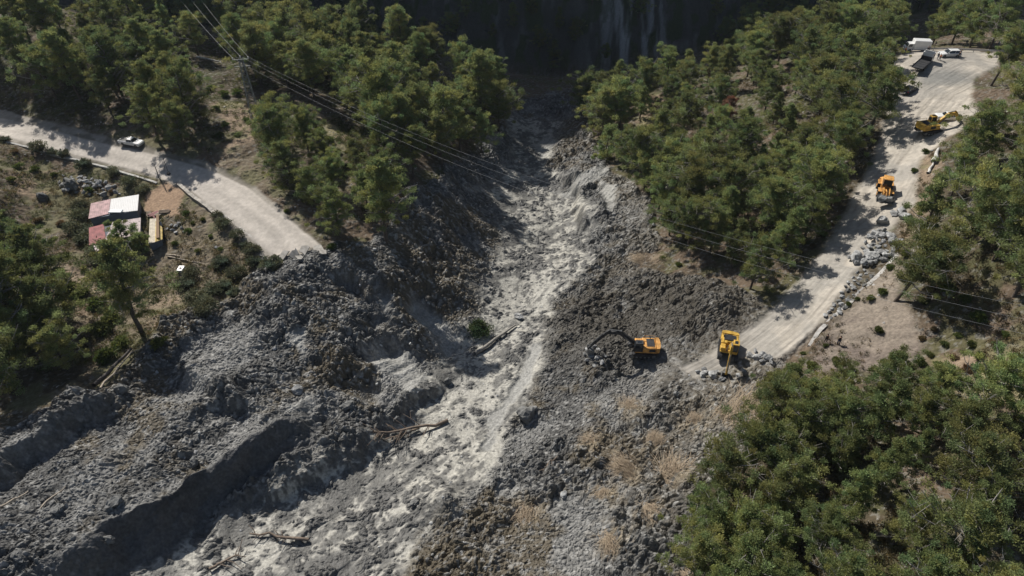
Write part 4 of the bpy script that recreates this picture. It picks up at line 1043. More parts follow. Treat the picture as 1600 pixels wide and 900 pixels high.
    q = p1 + (p2 - p1) * .12; q = q + np.array([.35, .15]); q2 = p1 + (p2 - p1) * .8 + np.array([.28, .08]); m.cyl((q[0], -.05, q[1]), (q2[0], -.05, q2[1]), .075, 8)
    U(m, 'hydraulic_cylinder', M_STEEL)
    m = MB(); b0 = p2
    out = [(b0[0] + .25, b0[1] + .1), (b0[0] - .15, b0[1] + .12), (b0[0] - .75, b0[1] - .15), (b0[0] - 1.0, b0[1] - .6), (b0[0] - .8, b0[1] - 1.0), (b0[0] - .35, b0[1] - 1.15), (b0[0] + .1, b0[1] - 1.05)]
    inn = [(b0[0] + .02, b0[1] - .98), (b0[0] - .35, b0[1] - 1.05), (b0[0] - .72, b0[1] - .92), (b0[0] - .9, b0[1] - .58), (b0[0] - .68, b0[1] - .22), (b0[0] - .12, b0[1] + .02)]
    for i in range(len(out) - 1):
        pass
    shell = out[1:] + inn
    m.prism(shell, -.65, .55)
    m.prism(out, -.68, -.64); m.prism(out, .54, .58)
    bk = U(m, 'bucket', M_STEEL)
    m = MB()
    for k in range(5): m.box(b0[0] + .08, b0[0] + .34, -.6 + .25 * k, -.5 + .25 * k, b0[1] - 1.09, b0[1] - 1.01)
    o = m.build('tooth', M_STEEL, bk)
    return rt
excavator(1002, 553, R(177), R(0), 7.8, 'amber excavator with dark muddy boom digging in the debris', M_ORG, M_DARK, M_DARK, bend=1.2)
excavator(1136, 552, R(-106), R(0), 4.6, 'yellow excavator with yellow boom at the broken end of the dirt road', M_YEL, M_YEL, bend=1.15)
excavator(1449, 208, R(12), R(3), 6.6, 'yellow excavator parked across the road near the white pickup', M_YEL, M_YEL, bend=.95)

def wheel(rt, x, y, r, wd, hubm=None, n=18):
    m = MB(); m.cyl((x, y - wd / 2, r), (x, y + wd / 2, r), r, n); m.cyl((x, y - wd / 2 - .015, r), (x, y + wd / 2 + .015, r), r * .8, n)
    w_ = m.build('wheel', M_RUB, rt)
    m = MB(); m.cyl((x, y - wd / 2 - .03, r), (x, y + wd / 2 + .03, r), r * .5, 12); m.build('rim', hubm or M_STEEL, w_)
def loader(px, py, heading):
    x, y = PW(px, py)
    rt = link('wheel_loader', None, None, (x, y, gz_at(x, y)), heading, label='amber wheel loader carrying rocks in its grey bucket on the dirt road', category='wheel loader')
    for xx in (-1.6, 1.5):
        for yy in (-1.05, 1.05): wheel(rt, xx, yy, .75, .55, M_ORG)
    m = MB(); m.box(-3.2, -.2, -.85, .85, .95, 1.95, .18); m.box(-3.3, -2.9, -1.0, 1.0, .8, 1.7, .1); m.box(-.1, 2.2, -.5, .5, .7, 1.3, .08)
    for yy in (-1.05, 1.05): m.box(-2.4, -.8, yy - .3, yy + .3, 1.5, 1.6, .04); m.box(.8, 2.2, yy - .3, yy + .3, 1.5, 1.6, .04)
    m.build('body', M_ORG, rt)
    m = MB(); m.prism([(-1.0, 1.9), (.55, 1.9), (.6, 2.4), (.4, 3.2), (-.9, 3.2)], -.72, .72); c_ = m.build('cab', M_DARK, rt)
    m = MB(); m.box(-1.15, .6, -.85, .85, 3.2, 3.34, .07); m.build('roof', M_ORG, c_)
    m = MB(); m.prism([(.585, 2.05), (.615, 2.4), (.45, 3.1), (.42, 3.1), (.57, 2.4)], -.6, .6); m.prism([(-.8, 2.2), (.4, 2.2), (.3, 3.05), (-.75, 3.05)], -.735, .735); m.build('window', M_GLASS, c_)
    m = MB()
    for yy in (-.55, .45): m.prism([(.9, 1.3), (1.5, 1.75), (2.7, 1.3), (3.3, .9), (3.3, 1.2), (2.6, 1.75), (1.5, 2.15), (.8, 1.6)], yy, yy + .12)
    m.cyl((1.0, 0, 1.5), (2.5, 0, 1.9), .1); m.cyl((2.5, 0, 1.95), (3.3, 0, 1.4), .07)
    m.build('lift_arm', M_ORG, rt)
    m = MB(); out = [(3.1, 1.5), (3.0, .8), (3.3, .5), (4.5, .62), (4.5, .68), (3.35, .6), (3.1, .85), (3.2, 1.5)]
    m.prism(out, -1.4, 1.4); m.prism([(3.1, 1.5), (3.0, .8), (3.3, .5), (4.5, .62)], -1.43, -1.38); m.prism([(3.1, 1.5), (3.0, .8), (3.3, .5), (4.5, .62)], 1.38, 1.43); m.build('bucket', M_STEEL, rt)
    for k in range(2):
        yy = -.6 + 1.2 * k; m = MB(); m.box(-3.34, -3.28, yy - .15, yy + .15, 1.3, 1.5); m.build('taillight', M_RED, rt)
    return rt
ld = loader(1380, 303, R(-112))
for i, (dx, dy, s_) in enumerate([(-.5, 3.9, 1.0), (.6, 3.8, .8)]):
    lx, ly = ld.location.x, ld.location.y; h = R(-112)
    X_ = lx + math.cos(h) * dy - math.sin(h) * dx; Y_ = ly + math.sin(h) * dy + math.cos(h) * dx
    boulder(X_, Y_, s_, ('larger' if i == 0 else 'smaller') + ' of two rocks held in the loader bucket', None, zz=ld.location.z + 1.2)

def car(px, py, heading, label, paint, kind='estate', cat='car', name='parked_car', L=4.5, W=1.78, s=1.0):
    x, y = PW(px, py)
    rt = link(name, None, None, (x, y, gz_at(x, y) + .02), heading, label=label, category=cat); rt.scale = (s, s, s)
    h = L / 2
    for xx in (-h * .60, h * .64):
        for yy in (-W / 2 + .1, W / 2 - .1): wheel(rt, xx, yy, .33, .22)
    if kind == 'pickup': low = [(-h, .45), (-h + .05, .35), (h - .1, .3), (h, .5), (h - .03, .78), (h - .3, .92), (.95, 1.02), (-.45, 1.0), (-.45, .98), (-h, .98)]
    else: low = [(-h, .4), (-h + .1, .3), (h - .15, .28), (h, .45), (h - .05, .7), (h - .35, .82), (.85, .95), (-h + .05, 1.0), (-h - .02, .8)]
    m = MB(); i_ = W / 2
    prof = low; n_ = len(prof); V = []
    for yy, sh_ in ((-i_, 1), (-i_ + .12, 0), (i_ - .12, 0), (i_, 1)):
        for a, b in prof: V.append((a * (1 - .012 * sh_), yy, b - (.07 * sh_ if b > .6 else 0)))
    F = [tuple(range(n_)), tuple(range(4 * n_ - 1, 3 * n_ - 1, -1))]
    for r_ in range(3):
        for k in range(n_): F.append((r_ * n_ + k, r_ * n_ + (k + 1) % n_, (r_ + 1) * n_ + (k + 1) % n_, (r_ + 1) * n_ + k))
    m.add(V, F); bd = m.build('body', paint, rt)
    def house(x0, x1, x2, x3, zb, zt, wd, wt, mb):
        V = [(x0, -wd, zb), (x3, -wd, zb), (x3, wd, zb), (x0, wd, zb), (x1, -wt, zt), (x2, -wt, zt), (x2, wt, zt), (x1, wt, zt)]
        mb.add(V, [(3, 2, 1, 0), (4, 5, 6, 7), (0, 1, 5, 4), (1, 2, 6, 5), (2, 3, 7, 6), (3, 0, 4, 7)])
    x0, x1, x2, x3 = (-h + .15, -h + .45, .25, 1.0) if kind != 'pickup' else (-.55, -.4, .55, 1.25)
    if kind == 'sedan': x0, x1 = -h + .5, -h + 1.2
    m = MB(); house(x0, x1, x2, x3, .93, 1.42, W / 2 - .09, W / 2 - .26, m); m.build('window', M_GLASS, rt)
    m = MB(); house(x1 - .03, x1 + .03, x2 - .05, x2 + .05, 1.41, 1.47, W / 2 - .24, W / 2 - .3, m)
    for yy in (-1, 1):
        for xa, xb in (((x0 + x3) / 2 - .1, (x1 + x2) / 2 - .1), (x0 + .04, x1 + .04), (x3 - .03, x2)):
            m.cyl((xa, yy * (W / 2 - .085), .95), (xb, yy * (W / 2 - .255), 1.43), .035, 6)
    m.build('roof', paint, rt)
    for yy in (-1, 1):
        m = MB(); m.box(h - .16, h - .02, yy * (W / 2 - .3) - .16, yy * (W / 2 - .3) + .16, .62, .74); m.build('headlight', M_LAMP, rt)
        m = MB(); m.box(-h - .03, -h + .06, yy * (W / 2 - .18) - .09, yy * (W / 2 - .18) + .09, .68, .88); m.build('taillight', M_RED, rt)
        m = MB(); m.box(x3 - .35, x3 - .2, yy * (W / 2 + .1) - .08, yy * (W / 2 + .1) + .08, .95, 1.08, .02); m.build('mirror', paint, rt)
    if kind == 'pickup':
        m = MB(); m.box(-h + .12, -.6, -W / 2 + .14, W / 2 - .14, .985, 1.0); m.build('cargo_bed', M_DARK, rt)
        m = MB()
        for yy in (-1, 1): m.cyl((-.62, yy * .7, 1.0), (-.62, yy * .6, 1.5), .03, 6)
        m.cyl((-.62, -.6, 1.5), (-.62, .6, 1.5), .03, 6); m.build('roll_bar', M_CHROME, rt)
    m = MB(); m.box(h - .05, h + .01, -.4, .4, .5, .6); m.box(-h - .035, -h, -.26, .26, .5, .61); m.build('number_plate', M_WHITE, rt)
    return rt
M_DKCAR = mat_new("dark_car_paint", color=(.02, .022, .028), rough=.3, spec=.6)
car(207, 226, R(-17), 'white pickup driving on the pale road in the shade', M_WHITE, 'pickup', 'pickup', 'pickup_truck', 5.2, 1.85)
car(1482, 88, R(181), 'white estate car parked along the guardrail', M_WHITE, 'estate', s=1.08)
car(1420, 144, R(38), 'dark car parked in the tree shade on the dirt road', M_DKCAR, 'sedan')
car(1480, 187, R(170), 'white pickup behind the boom of the parked excavator', M_WHITE, 'pickup', 'pickup', 'pickup_truck', 5.0, 1.8)
M_BLUE = mat_new("blue_paint", color=(.12, .22, .42), rough=.4, spec=.5)
car(1398, 62, R(200), 'pale blue car half hidden by the pines behind the white box van', M_BLUE, 'estate')
def box_van(px, py, heading):
    x, y = PW(px, py); rt = link('box_van', None, None, (x, y, gz_at(x, y)), heading, label='white box van at the back corner of the parking pad', category='van')
    for xx in (-1.9, 1.6):
        for yy in (-.9, .9): wheel(rt, xx, yy, .4, .26)
    m = MB(); m.box(-2.9, 2.7, -.45, .45, .45, .62); m.build('chassis', M_DARK, rt)
    m = MB(); m.box(-3.0, 1.0, -1.08, 1.08, .75, 2.95, .06); b = m.build('cargo_box', M_WHITE, rt)
    m = MB(); m.box(-3.03, -2.99, -.95, .95, .95, 2.75); m.build('rear_door', mat_new('door_grey', color=(.5, .5, .5)), b)
    m = MB(); m.prism([(1.05, .5), (2.75, .5), (2.8, 1.1), (2.45, 1.35), (2.1, 2.1), (1.05, 2.15)], -.95, .95); c_ = m.build('cab', M_WHITE, rt)
    m = MB(); m.prism([(2.16, 2.05), (2.5, 1.35), (2.47, 1.33), (2.12, 2.03)], -.8, .8); m.prism([(1.3, 1.35), (2.3, 1.35), (2.0, 2.0), (1.3, 2.0)], -.965, .965); m.build('window', M_GLASS, c_)
    for yy in (-.7, .7): m = MB(); m.box(2.76, 2.83, yy - .14, yy + .14, .8, 1.0); m.build('headlight', M_LAMP, rt)
box_van(1429, 80, R(172))
def flatbed(px, py, heading):
    x, y = PW(px, py); rt = link('flatbed_truck', None, None, (x, y, gz_at(x, y)), heading, label='flatbed recovery truck with white cab and dark empty bed', category='truck')
    for xx in (-2.4, -1.2, 2.4):
        for yy in (-1.0, 1.0): wheel(rt, xx, yy, .48, .32)
    m = MB(); m.box(-4.2, 3.2, -.45, .45, .6, .85); m.build('chassis', M_DARK, rt)
    m = MB(); m.box(-5.0, 1.4, -1.2, 1.2, .95, 1.08); m.box(-5.0, 1.4, -1.25, -1.18, 1.08, 1.25); m.box(-5.0, 1.4, 1.18, 1.25, 1.08, 1.25); m.box(1.3, 1.45, -1.2, 1.2, 1.0, 2.0)
    for k in range(4): m.box(-5.0 + 1.5 * k, -4.9 + 1.5 * k, -1.18, 1.18, 1.08, 1.12)
    m.build('bed', M_DARK, rt)
    m = MB(); m.prism([(1.6, .6), (3.6, .6), (3.65, 1.3), (3.45, 2.5), (3.2, 2.75), (1.6, 2.75)], -1.15, 1.15); c_ = m.build('cab', M_WHITE, rt)
    m = MB(); m.prism([(3.665, 1.4), (3.49, 2.4), (3.44, 2.4), (3.6, 1.4)], -1.0, 1.0); m.prism([(2.3, 1.5), (3.4, 1.5), (3.3, 2.3), (2.3, 2.3)], -1.165, 1.165); m.build('window', M_GLASS, c_)
    m = MB(); m.prism([(1.7, 2.75), (3.1, 2.75), (1.9, 3.25), (1.7, 3.25)], -.95, .95); m.build('wind_deflector', M_WHITE, c_)
    for yy in (-.85, .85): m = MB(); m.box(3.62, 3.69, yy - .16, yy + .16, .85, 1.05); m.build('headlight', M_LAMP, rt)
flatbed(1441, 103, R(48))
# guardrail along the back of the pad
def guardrail(pts, label):
    W_ = [np.array([*PW(a, b), 0.]) for a, b in pts]
    for q in W_: q[2] = gz_at(q[0], q[1])
    rt = link('guardrail', None, None, tuple(W_[0]), None, label=label, category='guardrail')
    m = MB(); o = W_[0]
    for a, b in zip(W_[:-1], W_[1:]):
        d = (b - a); d /= np.linalg.norm(d[:2]); n_ = np.array([-d[1], d[0], 0])
        for zz, th in ((.50, .05), (.58, .09), (.66, .05), (.74, .09), (.82, .05)):
            P = [a - o + np.array([0, 0, zz]), b - o + np.array([0, 0, zz])]
            V = [P[0] - n_ * th, P[1] - n_ * th, P[1] + n_ * th, P[0] + n_ * th]; V = V + [v + np.array([0, 0, .07]) for v in V]
            m.add(V, [(3, 2, 1, 0), (4, 5, 6, 7), (0, 1, 5, 4), (1, 2, 6, 5), (2, 3, 7, 6), (3, 0, 4, 7)])
    m.build('rail', mat_new('galvanised', color=(.42, .42, .42), rough=.5, metal=.4), rt)
    for a, b in zip(W_[:-1], W_[1:]):
        k = max(1, int(np.linalg.norm(b - a) / 2.5))
        for i in range(k):
            q = a + (b - a) * i / k - o; m = MB(); m.box(q[0] - .07, q[0] + .07, q[1] - .1, q[1] + .0, q[2] - .3, q[2] + .8); m.build('post', bpy.data.materials['galvanised'], rt)
guardrail([(1452, 80), (1480, 80.5), (1520, 82), (1556, 84), (1620, 86)], 'grey guardrail along the back edge of the parking pad')

# ---------------------------------------------------------------- road wall, signs, mast, wires
M_CONC = mat_new("concrete", color=(.42, .41, .39), rough=.85, noise=(1.5, .25))
def low_wall(pts, h, w_, label, mat, group=None):
    P = np.array([[*PW(a, b)] for a, b in pts]); d_ = np.r_[0, np.cumsum(np.linalg.norm(np.diff(P, axis=0), axis=1))]
    t = np.arange(0, d_[-1], 1.0); Q = np.c_[np.interp(t, d_, P[:, 0]), np.interp(t, d_, P[:, 1])]
    z = terrain(Q[:, 0], Q[:, 1])[0]; z = np.convolve(np.pad(z, 2, 'edge'), np.ones(5) / 5, 'valid')
    T = np.gradient(Q, axis=0); T /= np.linalg.norm(T, axis=1, keepdims=True); N_ = np.c_[-T[:, 1], T[:, 0]]
    V = []; 
    for i in range(len(Q)):
        j = 1 + .12 * math.sin(i * 2.3)
        for sgn, zz in ((-1, -.5), (-1, h * j), (1, h * j), (1, -.5)): V.append((Q[i, 0] + sgn * N_[i, 0] * w_ - Q[0, 0], Q[i, 1] + sgn * N_[i, 1] * w_ - Q[0, 1], z[i] + zz - z[0]))
    F = []
    for i in range(len(Q) - 1):
        for k in range(4): F.append((i * 4 + k, i * 4 + (k + 1) % 4, i * 4 + 4 + (k + 1) % 4, i * 4 + 4 + k))
    F += [(0, 3, 2, 1), tuple(len(V) - 4 + k for k in range(4))]
    m = MB(); m.add(V, F); m.build('low_wall', mat, None, loc=(Q[0, 0], Q[0, 1], z[0]), label=label, category='wall', kind='thing')
low_wall([(0, 221), (60, 236), (130, 252), (190, 270), (246, 288)], .3, .24, 'low whitish concrete kerb wall along the lower side of the pale road', M_CONC)
low_wall([(278, 288), (300, 308), (325, 325), (345, 345)], .5, .35, 'rough pale stone retaining wall below the road above the weeds', mat_new("rough_stone", color=(.36, .33, .29), noise=(1.2, .45), bump=(2, 1, .2)))
low_wall([(1405, 395), (1378, 425), (1350, 450), (1318, 482), (1280, 515), (1262, 545)], .10, .30, 'pale concrete gutter strip beside the line of boulders', mat_new("pale_concrete", color=(.50, .48, .45), noise=(1.2, .35)))
def signpost(px, py, h, label, plate=None, face=0., lean=0.):
    x, y = PW(px, py); rt = link('road_sign', None, None, (x, y, gz_at(x, y)), face, label=label, category='sign'); rt.rotation_euler[1] = lean
    m = MB(); m.cyl((0, 0, -.2), (0, 0, h), .045, 8); m.build('post', M_DARK, rt)
    if plate == 'tri': m = MB(); m.prism([(-.4, h - .75), (.4, h - .75), (0, h)], -.03, -.015)
    elif plate == 'round': m = MB(); m.cyl((0, -.045, h - .35), (0, -.06, h - .35), .35, 20)
    if plate: m.build('sign_plate', M_DARK, rt)
def frame_sign():
    x, y = PW(250, 281); rt = link('sign_frame', None, None, (x, y, gz_at(x, y)), R(-60), label='tall two-legged dark sign frame at the kerb above the dirt patch', category='sign frame')
    for sx in (-.8, .8): m = MB(); m.cyl((sx, 0, -.2), (sx, 0, 3.0), .06, 8); m.build('post', M_DARK, rt)
    m = MB(); m.cyl((-.85, 0, 3.0), (.85, 0, 3.0), .06, 8); m.cyl((-.8, 0, .9), (.8, 0, .9), .04, 8); m.cyl((.8, 0, .1), (1.3, .3, 1.0), .04, 8); m.build('crossbar', M_DARK, rt)
    m = MB(); m.box(-.85, -.1, -.03, .0, 3.05, 3.5); m.build('sign_plate', M_DARK, rt)
frame_sign()
signpost(264, 272, 3.6, 'thin pole with a dark round plate at its foot beside the sign frame', None, R(20), .0)
x, y = PW(264, 271); m = MB(); m.cyl((0, 0, 0), (0, 0, .35), .38, 14, .3); m.build('pole_base', M_DARK, bpy.data.objects['road_sign'])
signpost(257, 266, 1.5, 'short leaning marker post between the sign frame and the pole', None, 0, .25)
signpost(1458, 79, 2.4, 'small triangular sign post behind the guardrail', 'tri', R(20))
signpost(1506, 77, 2.2, 'round sign with grey back behind the white estate car', 'round', R(-20))
# lattice mast
M_GALV = mat_new("galvanised_steel", color=(.24, .25, .25), rough=.5, metal=.3)
def lattice_mast(px, py, H, label):
    x, y = PW(px, py); z = gz_at(x, y); rt = link('lattice_mast', None, None, (x, y, z), R(12), label=label, category='mast')
    def hw(t): return 1.05 * (1 - t) + .38 * t
    n_ = 11; lv = [H * (1 - (1 - i / n_) ** 1.15) for i in range(n_ + 1)]
    for sx in (-1, 1):
        for sy in (-1, 1): m = MB(); m.cyl((sx * hw(0), sy * hw(0), -.4), (sx * hw(1), sy * hw(1), H), .07, 6, .05); m.build('leg', M_GALV, rt)
    m = MB()
    for i in range(n_):
        a, b = hw(lv[i] / H), hw(lv[i + 1] / H)
        for c1, c2 in (((-1, -1), (1, -1)), ((1, -1), (1, 1)), ((1, 1), (-1, 1)), ((-1, 1), (-1, -1))):
            m.cyl((c1[0] * a, c1[1] * a, lv[i]), (c2[0] * b, c2[1] * b, lv[i + 1]), .035, 4); m.cyl((c2[0] * a, c2[1] * a, lv[i]), (c1[0] * b, c1[1] * b, lv[i + 1]), .035, 4)
            m.cyl((c1[0] * b, c1[1] * b, lv[i + 1]), (c2[0] * b, c2[1] * b, lv[i + 1]), .03, 4)
    m.build('bracing', M_GALV, rt)
    m = MB()
    for zz in (H - .2, H - 1.6): m.box(-1.6, 1.6, -.05, .05, zz, zz + .1); m.cyl((-1.55, 0, zz + .1), (-.4, 0, zz + .7), .03, 4); m.cyl((1.55, 0, zz + .1), (.4, 0, zz + .7), .03, 4)
    m.build('crossarm', M_GALV, rt)
    m = MB()
    for a, zz in ((-1.5, H - .2), (0, H + .1), (1.5, H - .2)): 
        for k in range(4): m.cyl((a, 0, zz + .12 + .12 * k), (a, 0, zz + .19 + .12 * k), .11, 10)
    m.build('insulator', mat_new("porcelain", color=(.6, .6, .58), rough=.3), rt)
    return np.array([x, y, z])
mb_ = lattice_mast(404, 200, 15.5, 'grey steel lattice mast carrying the three wires in the dirt clearing')
M_WIRE = mat_new("aluminium_wire", color=(.42, .42, .42), rough=.4, metal=.2)
def wire(a, b, sag, r, label, grp):
    t = np.linspace(0, 1, 48)[:, None]; P = a * (1 - t) + b * t; P[:, 2] -= (4 * sag * t * (1 - t))[:, 0]
    v, f = tube_np([(P - P[0], np.full(48, r))], 5); link('power_wire', mesh_np('power_wire', v, f, M_WIRE, smooth=True), None, tuple(a), label=label, category='wire', group=grp)
tz = mb_[2] + 15.8
for i, (dx, nm) in enumerate(((-1.5, 'nearest'), (0, 'middle'), (1.5, 'farthest'))):
    a = np.array([mb_[0] + dx * math.cos(R(12)), mb_[1] + dx * math.sin(R(12)), tz + (.3 if i == 1 else 0)])
    e = unproj(1900, 560, 52) + np.array([-2.6 + 2.6 * i, -2.2 + 2.2 * i, 0])
    wire(a, e, 7, .012, f'{nm} of three thin wires sagging from the mast across the channel', 'wires crossing the slide')
    d0 = ray(215, -130); t0 = 300; e2 = np.array([0, 0, CAMZ]) + d0 * t0 / d0[1] + np.array([-6 + 5 * i, 0, 0])
    wire(a, e2, 4, .024, f'{nm} of three wires running from the mast up to the far mountain', 'wires above the wood')

# ---------------------------------------------------------------- sheds
M_PINK = mat_new("faded_pink_sheet", color=(.44, .27, .27), rough=.55, noise=(1.3, .35))
M_REDS = mat_new("red_sheet", color=(.34, .12, .12), rough=.6, noise=(1.3, .35))
M_WSHEET = mat_new("white_sheet", color=(.78, .77, .76), rough=.5, noise=(1, .05))
M_BEIGE = mat_new("pinkish_beige_sheet", color=(.55, .46, .45), rough=.6, noise=(1.2, .25))
M_WALL = mat_new("blue_grey_wall", color=(.16, .18, .21), rough=.85, noise=(1, .15))
M_BLOCK = mat_new("block_wall", color=(.33, .30, .26), rough=.9, noise=(2, .25))
def sheet(c00, c10, c11, c01, n=26, th=.035):
    """corrugated sheet between four corners (eave a, eave b, ridge b, ridge a); ribs run eave to ridge"""
    c00, c10, c11, c01 = map(np.array, (c00, c10, c11, c01)); m = MB(); k = 2 * n
    top = []
    for i in range(k + 1):
        t = i / k; dz = .04 if i % 2 else 0
        top.append((c00 * (1 - t) + c10 * t + (0, 0, dz), c01 * (1 - t) + c11 * t + (0, 0, dz)))
    V = [q for a, b in top for q in (a, b)] + [q - np.array([0, 0, th]) for a, b in top for q in (a, b)]; o = 2 * (k + 1); F = []
    for i in range(k):
        F.append((2 * i, 2 * i + 2, 2 * i + 3, 2 * i + 1)); F.append((o + 2 * i + 1, o + 2 * i + 3, o + 2 * i + 2, o + 2 * i))
        F.append((2 * i, o + 2 * i, o + 2 * i + 2, 2 * i + 2)); F.append((2 * i + 1, 2 * i + 3, o + 2 * i + 3, o + 2 * i + 1))
    F += [(0, 1, o + 1, o), (2 * k, o + 2 * k, o + 2 * k + 1, 2 * k + 1)]
    return m.add(V, F)
def at_h(px, py, H): return unproj(px, py, H)
def shed(name, label, roofs, walls, cat='shed'):
    """roofs: (list of four photo corners with their drop H, material, ribs); walls: corner loop (photo px,H of eave), height"""
    allp = [unproj(*q) for r_ in roofs for q in r_[0]]; o = np.mean(allp, 0); zg = gz_at(o[0], o[1])
    rt = link(name, None, None, (o[0], o[1], zg), None, label=label, category=cat); O = np.array([o[0], o[1], zg])
    for q, mat, nrib, nm in roofs:
        P = [unproj(*c_) - O for c_ in q]
        r_ = sheet(*P, n=nrib).build('roof_sheet', mat, rt)
        if nm: r_['label'] = nm
    m = MB()
    for q in walls:
        P = [unproj(*c_) - O - np.array([0, 0, .12]) for c_ in q]
        cen = sum(P) / len(P); P = [cen + (p - cen) * np.array([.94, .94, 1]) for p in P]
        B = [np.array([p[0], p[1], -.9]) for p in P]; n_ = len(P)
        m.add(P + B, [tuple(range(n_)), tuple(range(2 * n_ - 1, n_ - 1, -1))] + [(i, i + n_, (i + 1) % n_ + n_, (i + 1) % n_) for i in range(n_)])
    w_ = m.build('wall', M_WALL, rt)
    return rt, O
rt, O = shed('shed', 'long shed with a pink and a white corrugated roof half', [
    ([(138,342,70.1),(170,334,70.1),(173,311,69.7),(142,318,69.7)], M_PINK, 10, 'faded pink roof half'), ([(170.3,334,70.15),(215,329,70.15),(217,304,69.75),(173.3,311,69.75)], M_WSHEET, 16, 'white roof half')],
    [[(138,342,70.1),(215,329,70.1),(217,304,69.7),(142,318,69.7)]])
p = unproj(181, 331, 69.95) - O; m = MB(); m.box(p[0] - 1.2, p[0] + 1.2, p[1] - .5, p[1] + .5, p[2], p[2] + .22, .04); m.build('solar_heater', mat_new('heater_grey', color=(.35, .40, .45), rough=.25), rt)
rt, O = shed('shed', 'lower shed with red, beige and pinkish roof sheets and a dark wall', [
    ([(139,383,71.3),(166,377,71.3),(162,350,70.7),(139,356,70.7)], M_REDS, 10, 'dark red roof sheet'), ([(163,377,71.0),(219,366,71.0),(220,340,70.5),(176,347,70.5)], M_BEIGE, 18, 'beige roof sheet'),
    ([(150,393,71.6),(172,385,71.6),(172,374,71.4),(144,381,71.4)], mat_new('pale_pink_sheet', color=(.62, .50, .51), rough=.5), 8, 'pale pink lean-to sheet')],
    [[(141,383,71.35),(219,366,71.1),(219,341,70.6),(140,357,70.8)]])
m = MB(); p = unproj(178, 380, 72.1) - O; m.box(p[0] - .35, p[0] + .35, p[1] - .35, p[1] - .05, p[2] - .3, p[2] + .5); m.build('window', M_GLASS, rt)
M_TARP = mat_new("yellow_tarp", color=(.52, .38, .12), rough=.6, noise=(2, .4)); M_CREAM = mat_new("cream_board", color=(.60, .53, .42), rough=.7, noise=(2, .2))
rt, O = shed('lean_to', 'lean-to patched with cream boards and yellow tarp beside the sheds', [
    ([(232,381,71.2),(247,377,71.2),(247,341,70.8),(234,342,70.8)], M_CREAM, 5, None), ([(242,378,71.0),(254,374,71.4),(254,356,71.2),(243,345,70.7)], M_TARP, 4, 'yellow tarp strip'), ([(244,372,70.9),(249,371,70.9),(248,334,70.6),(244,336,70.6)], mat_new('brown_board', color=(.25, .16, .09)), 2, 'brown board')],
    [[(232,381,71.3),(252,376,71.5),(252,345,71.1),(234,343,71.0)]], 'lean-to')
x, y = PW(284, 424); m = MB(); m.box(-.5, .5, -.7, .7, 0, .55, .06); o = m.build('water_tank', M_WHITE, None, loc=(x, y, gz_at(x, y)), label='small white tank on the weeds below the poles', category='tank')
m = MB(); m.cyl((0, 0, .55), (0, 0, .68), .2); m.build('lid', M_STEEL, o)
# stacked junk between the sheds and the dirt patch
g = random.Random(8)
for i, (a, b) in enumerate([(232,336),(240,335),(250,335),(256,332),(246,338)]):
    x, y = PW(a, b); m = MB(); 
    for k in range(4): m.box(-1 + g.random() * .3, 1 + g.random() * .3, -.15 + .2 * k - .3, .0 + .2 * k - .3, .05 * k, .08 + .05 * k + .1)
    m.build('plank_stack', [M_WOOD, M_REDS, M_PALEWOOD, M_WOOD, M_REDS][i], None, loc=(x, y, gz_at(x, y) + .1), rz=g.random() * 3, label='small stack of reddish and brown planks at the dirt patch, ' + ['leftmost', 'second from left', 'fourth from left', 'rightmost', 'middle one'][i], category='planks', group='plank stacks beside the lean-to')

# ---------------------------------------------------------------- people
M_SKIN = mat_new("skin", color=(.45, .28, .20), rough=.6); M_HAIR = mat_new("hair", color=(.03, .022, .018), rough=.7)
CLO = {k: mat_new(k, color=c_, rough=.8) for k, c_ in (('black_cloth', (.02, .02, .022)), ('navy_cloth', (.03, .04, .08)), ('grey_cloth', (.22, .22, .23)), ('orange_vest', (.75, .22, .04)), ('blue_jeans', (.07, .10, .18)), ('white_shirt', (.65, .65, .65)), ('brown_cloth', (.12, .08, .05)))}
def skin_mesh(name, V, E, Rd, mat, sub=1):
    me = bpy.data.meshes.new(name); me.from_pydata(V, E, []); ob = bpy.data.objects.new(name, me); COL.objects.link(ob)
    md = ob.modifiers.new('s', 'SKIN'); md.use_smooth_shade = True
    for i, r_ in enumerate(Rd): me.skin_vertices[0].data[i].radius = (r_, r_) if not isinstance(r_, tuple) else r_
    me.skin_vertices[0].data[0].use_root = True
    sm = ob.modifiers.new('u', 'SUBSURF'); sm.levels = sub; sm.render_levels = sub
    dg = bpy.context.evaluated_depsgraph_get(); ev = ob.evaluated_get(dg); m2 = bpy.data.meshes.new_from_object(ev); m2.name = name
    bpy.data.objects.remove(ob); m2.materials.clear(); m2.materials.append(mat)
    return m2
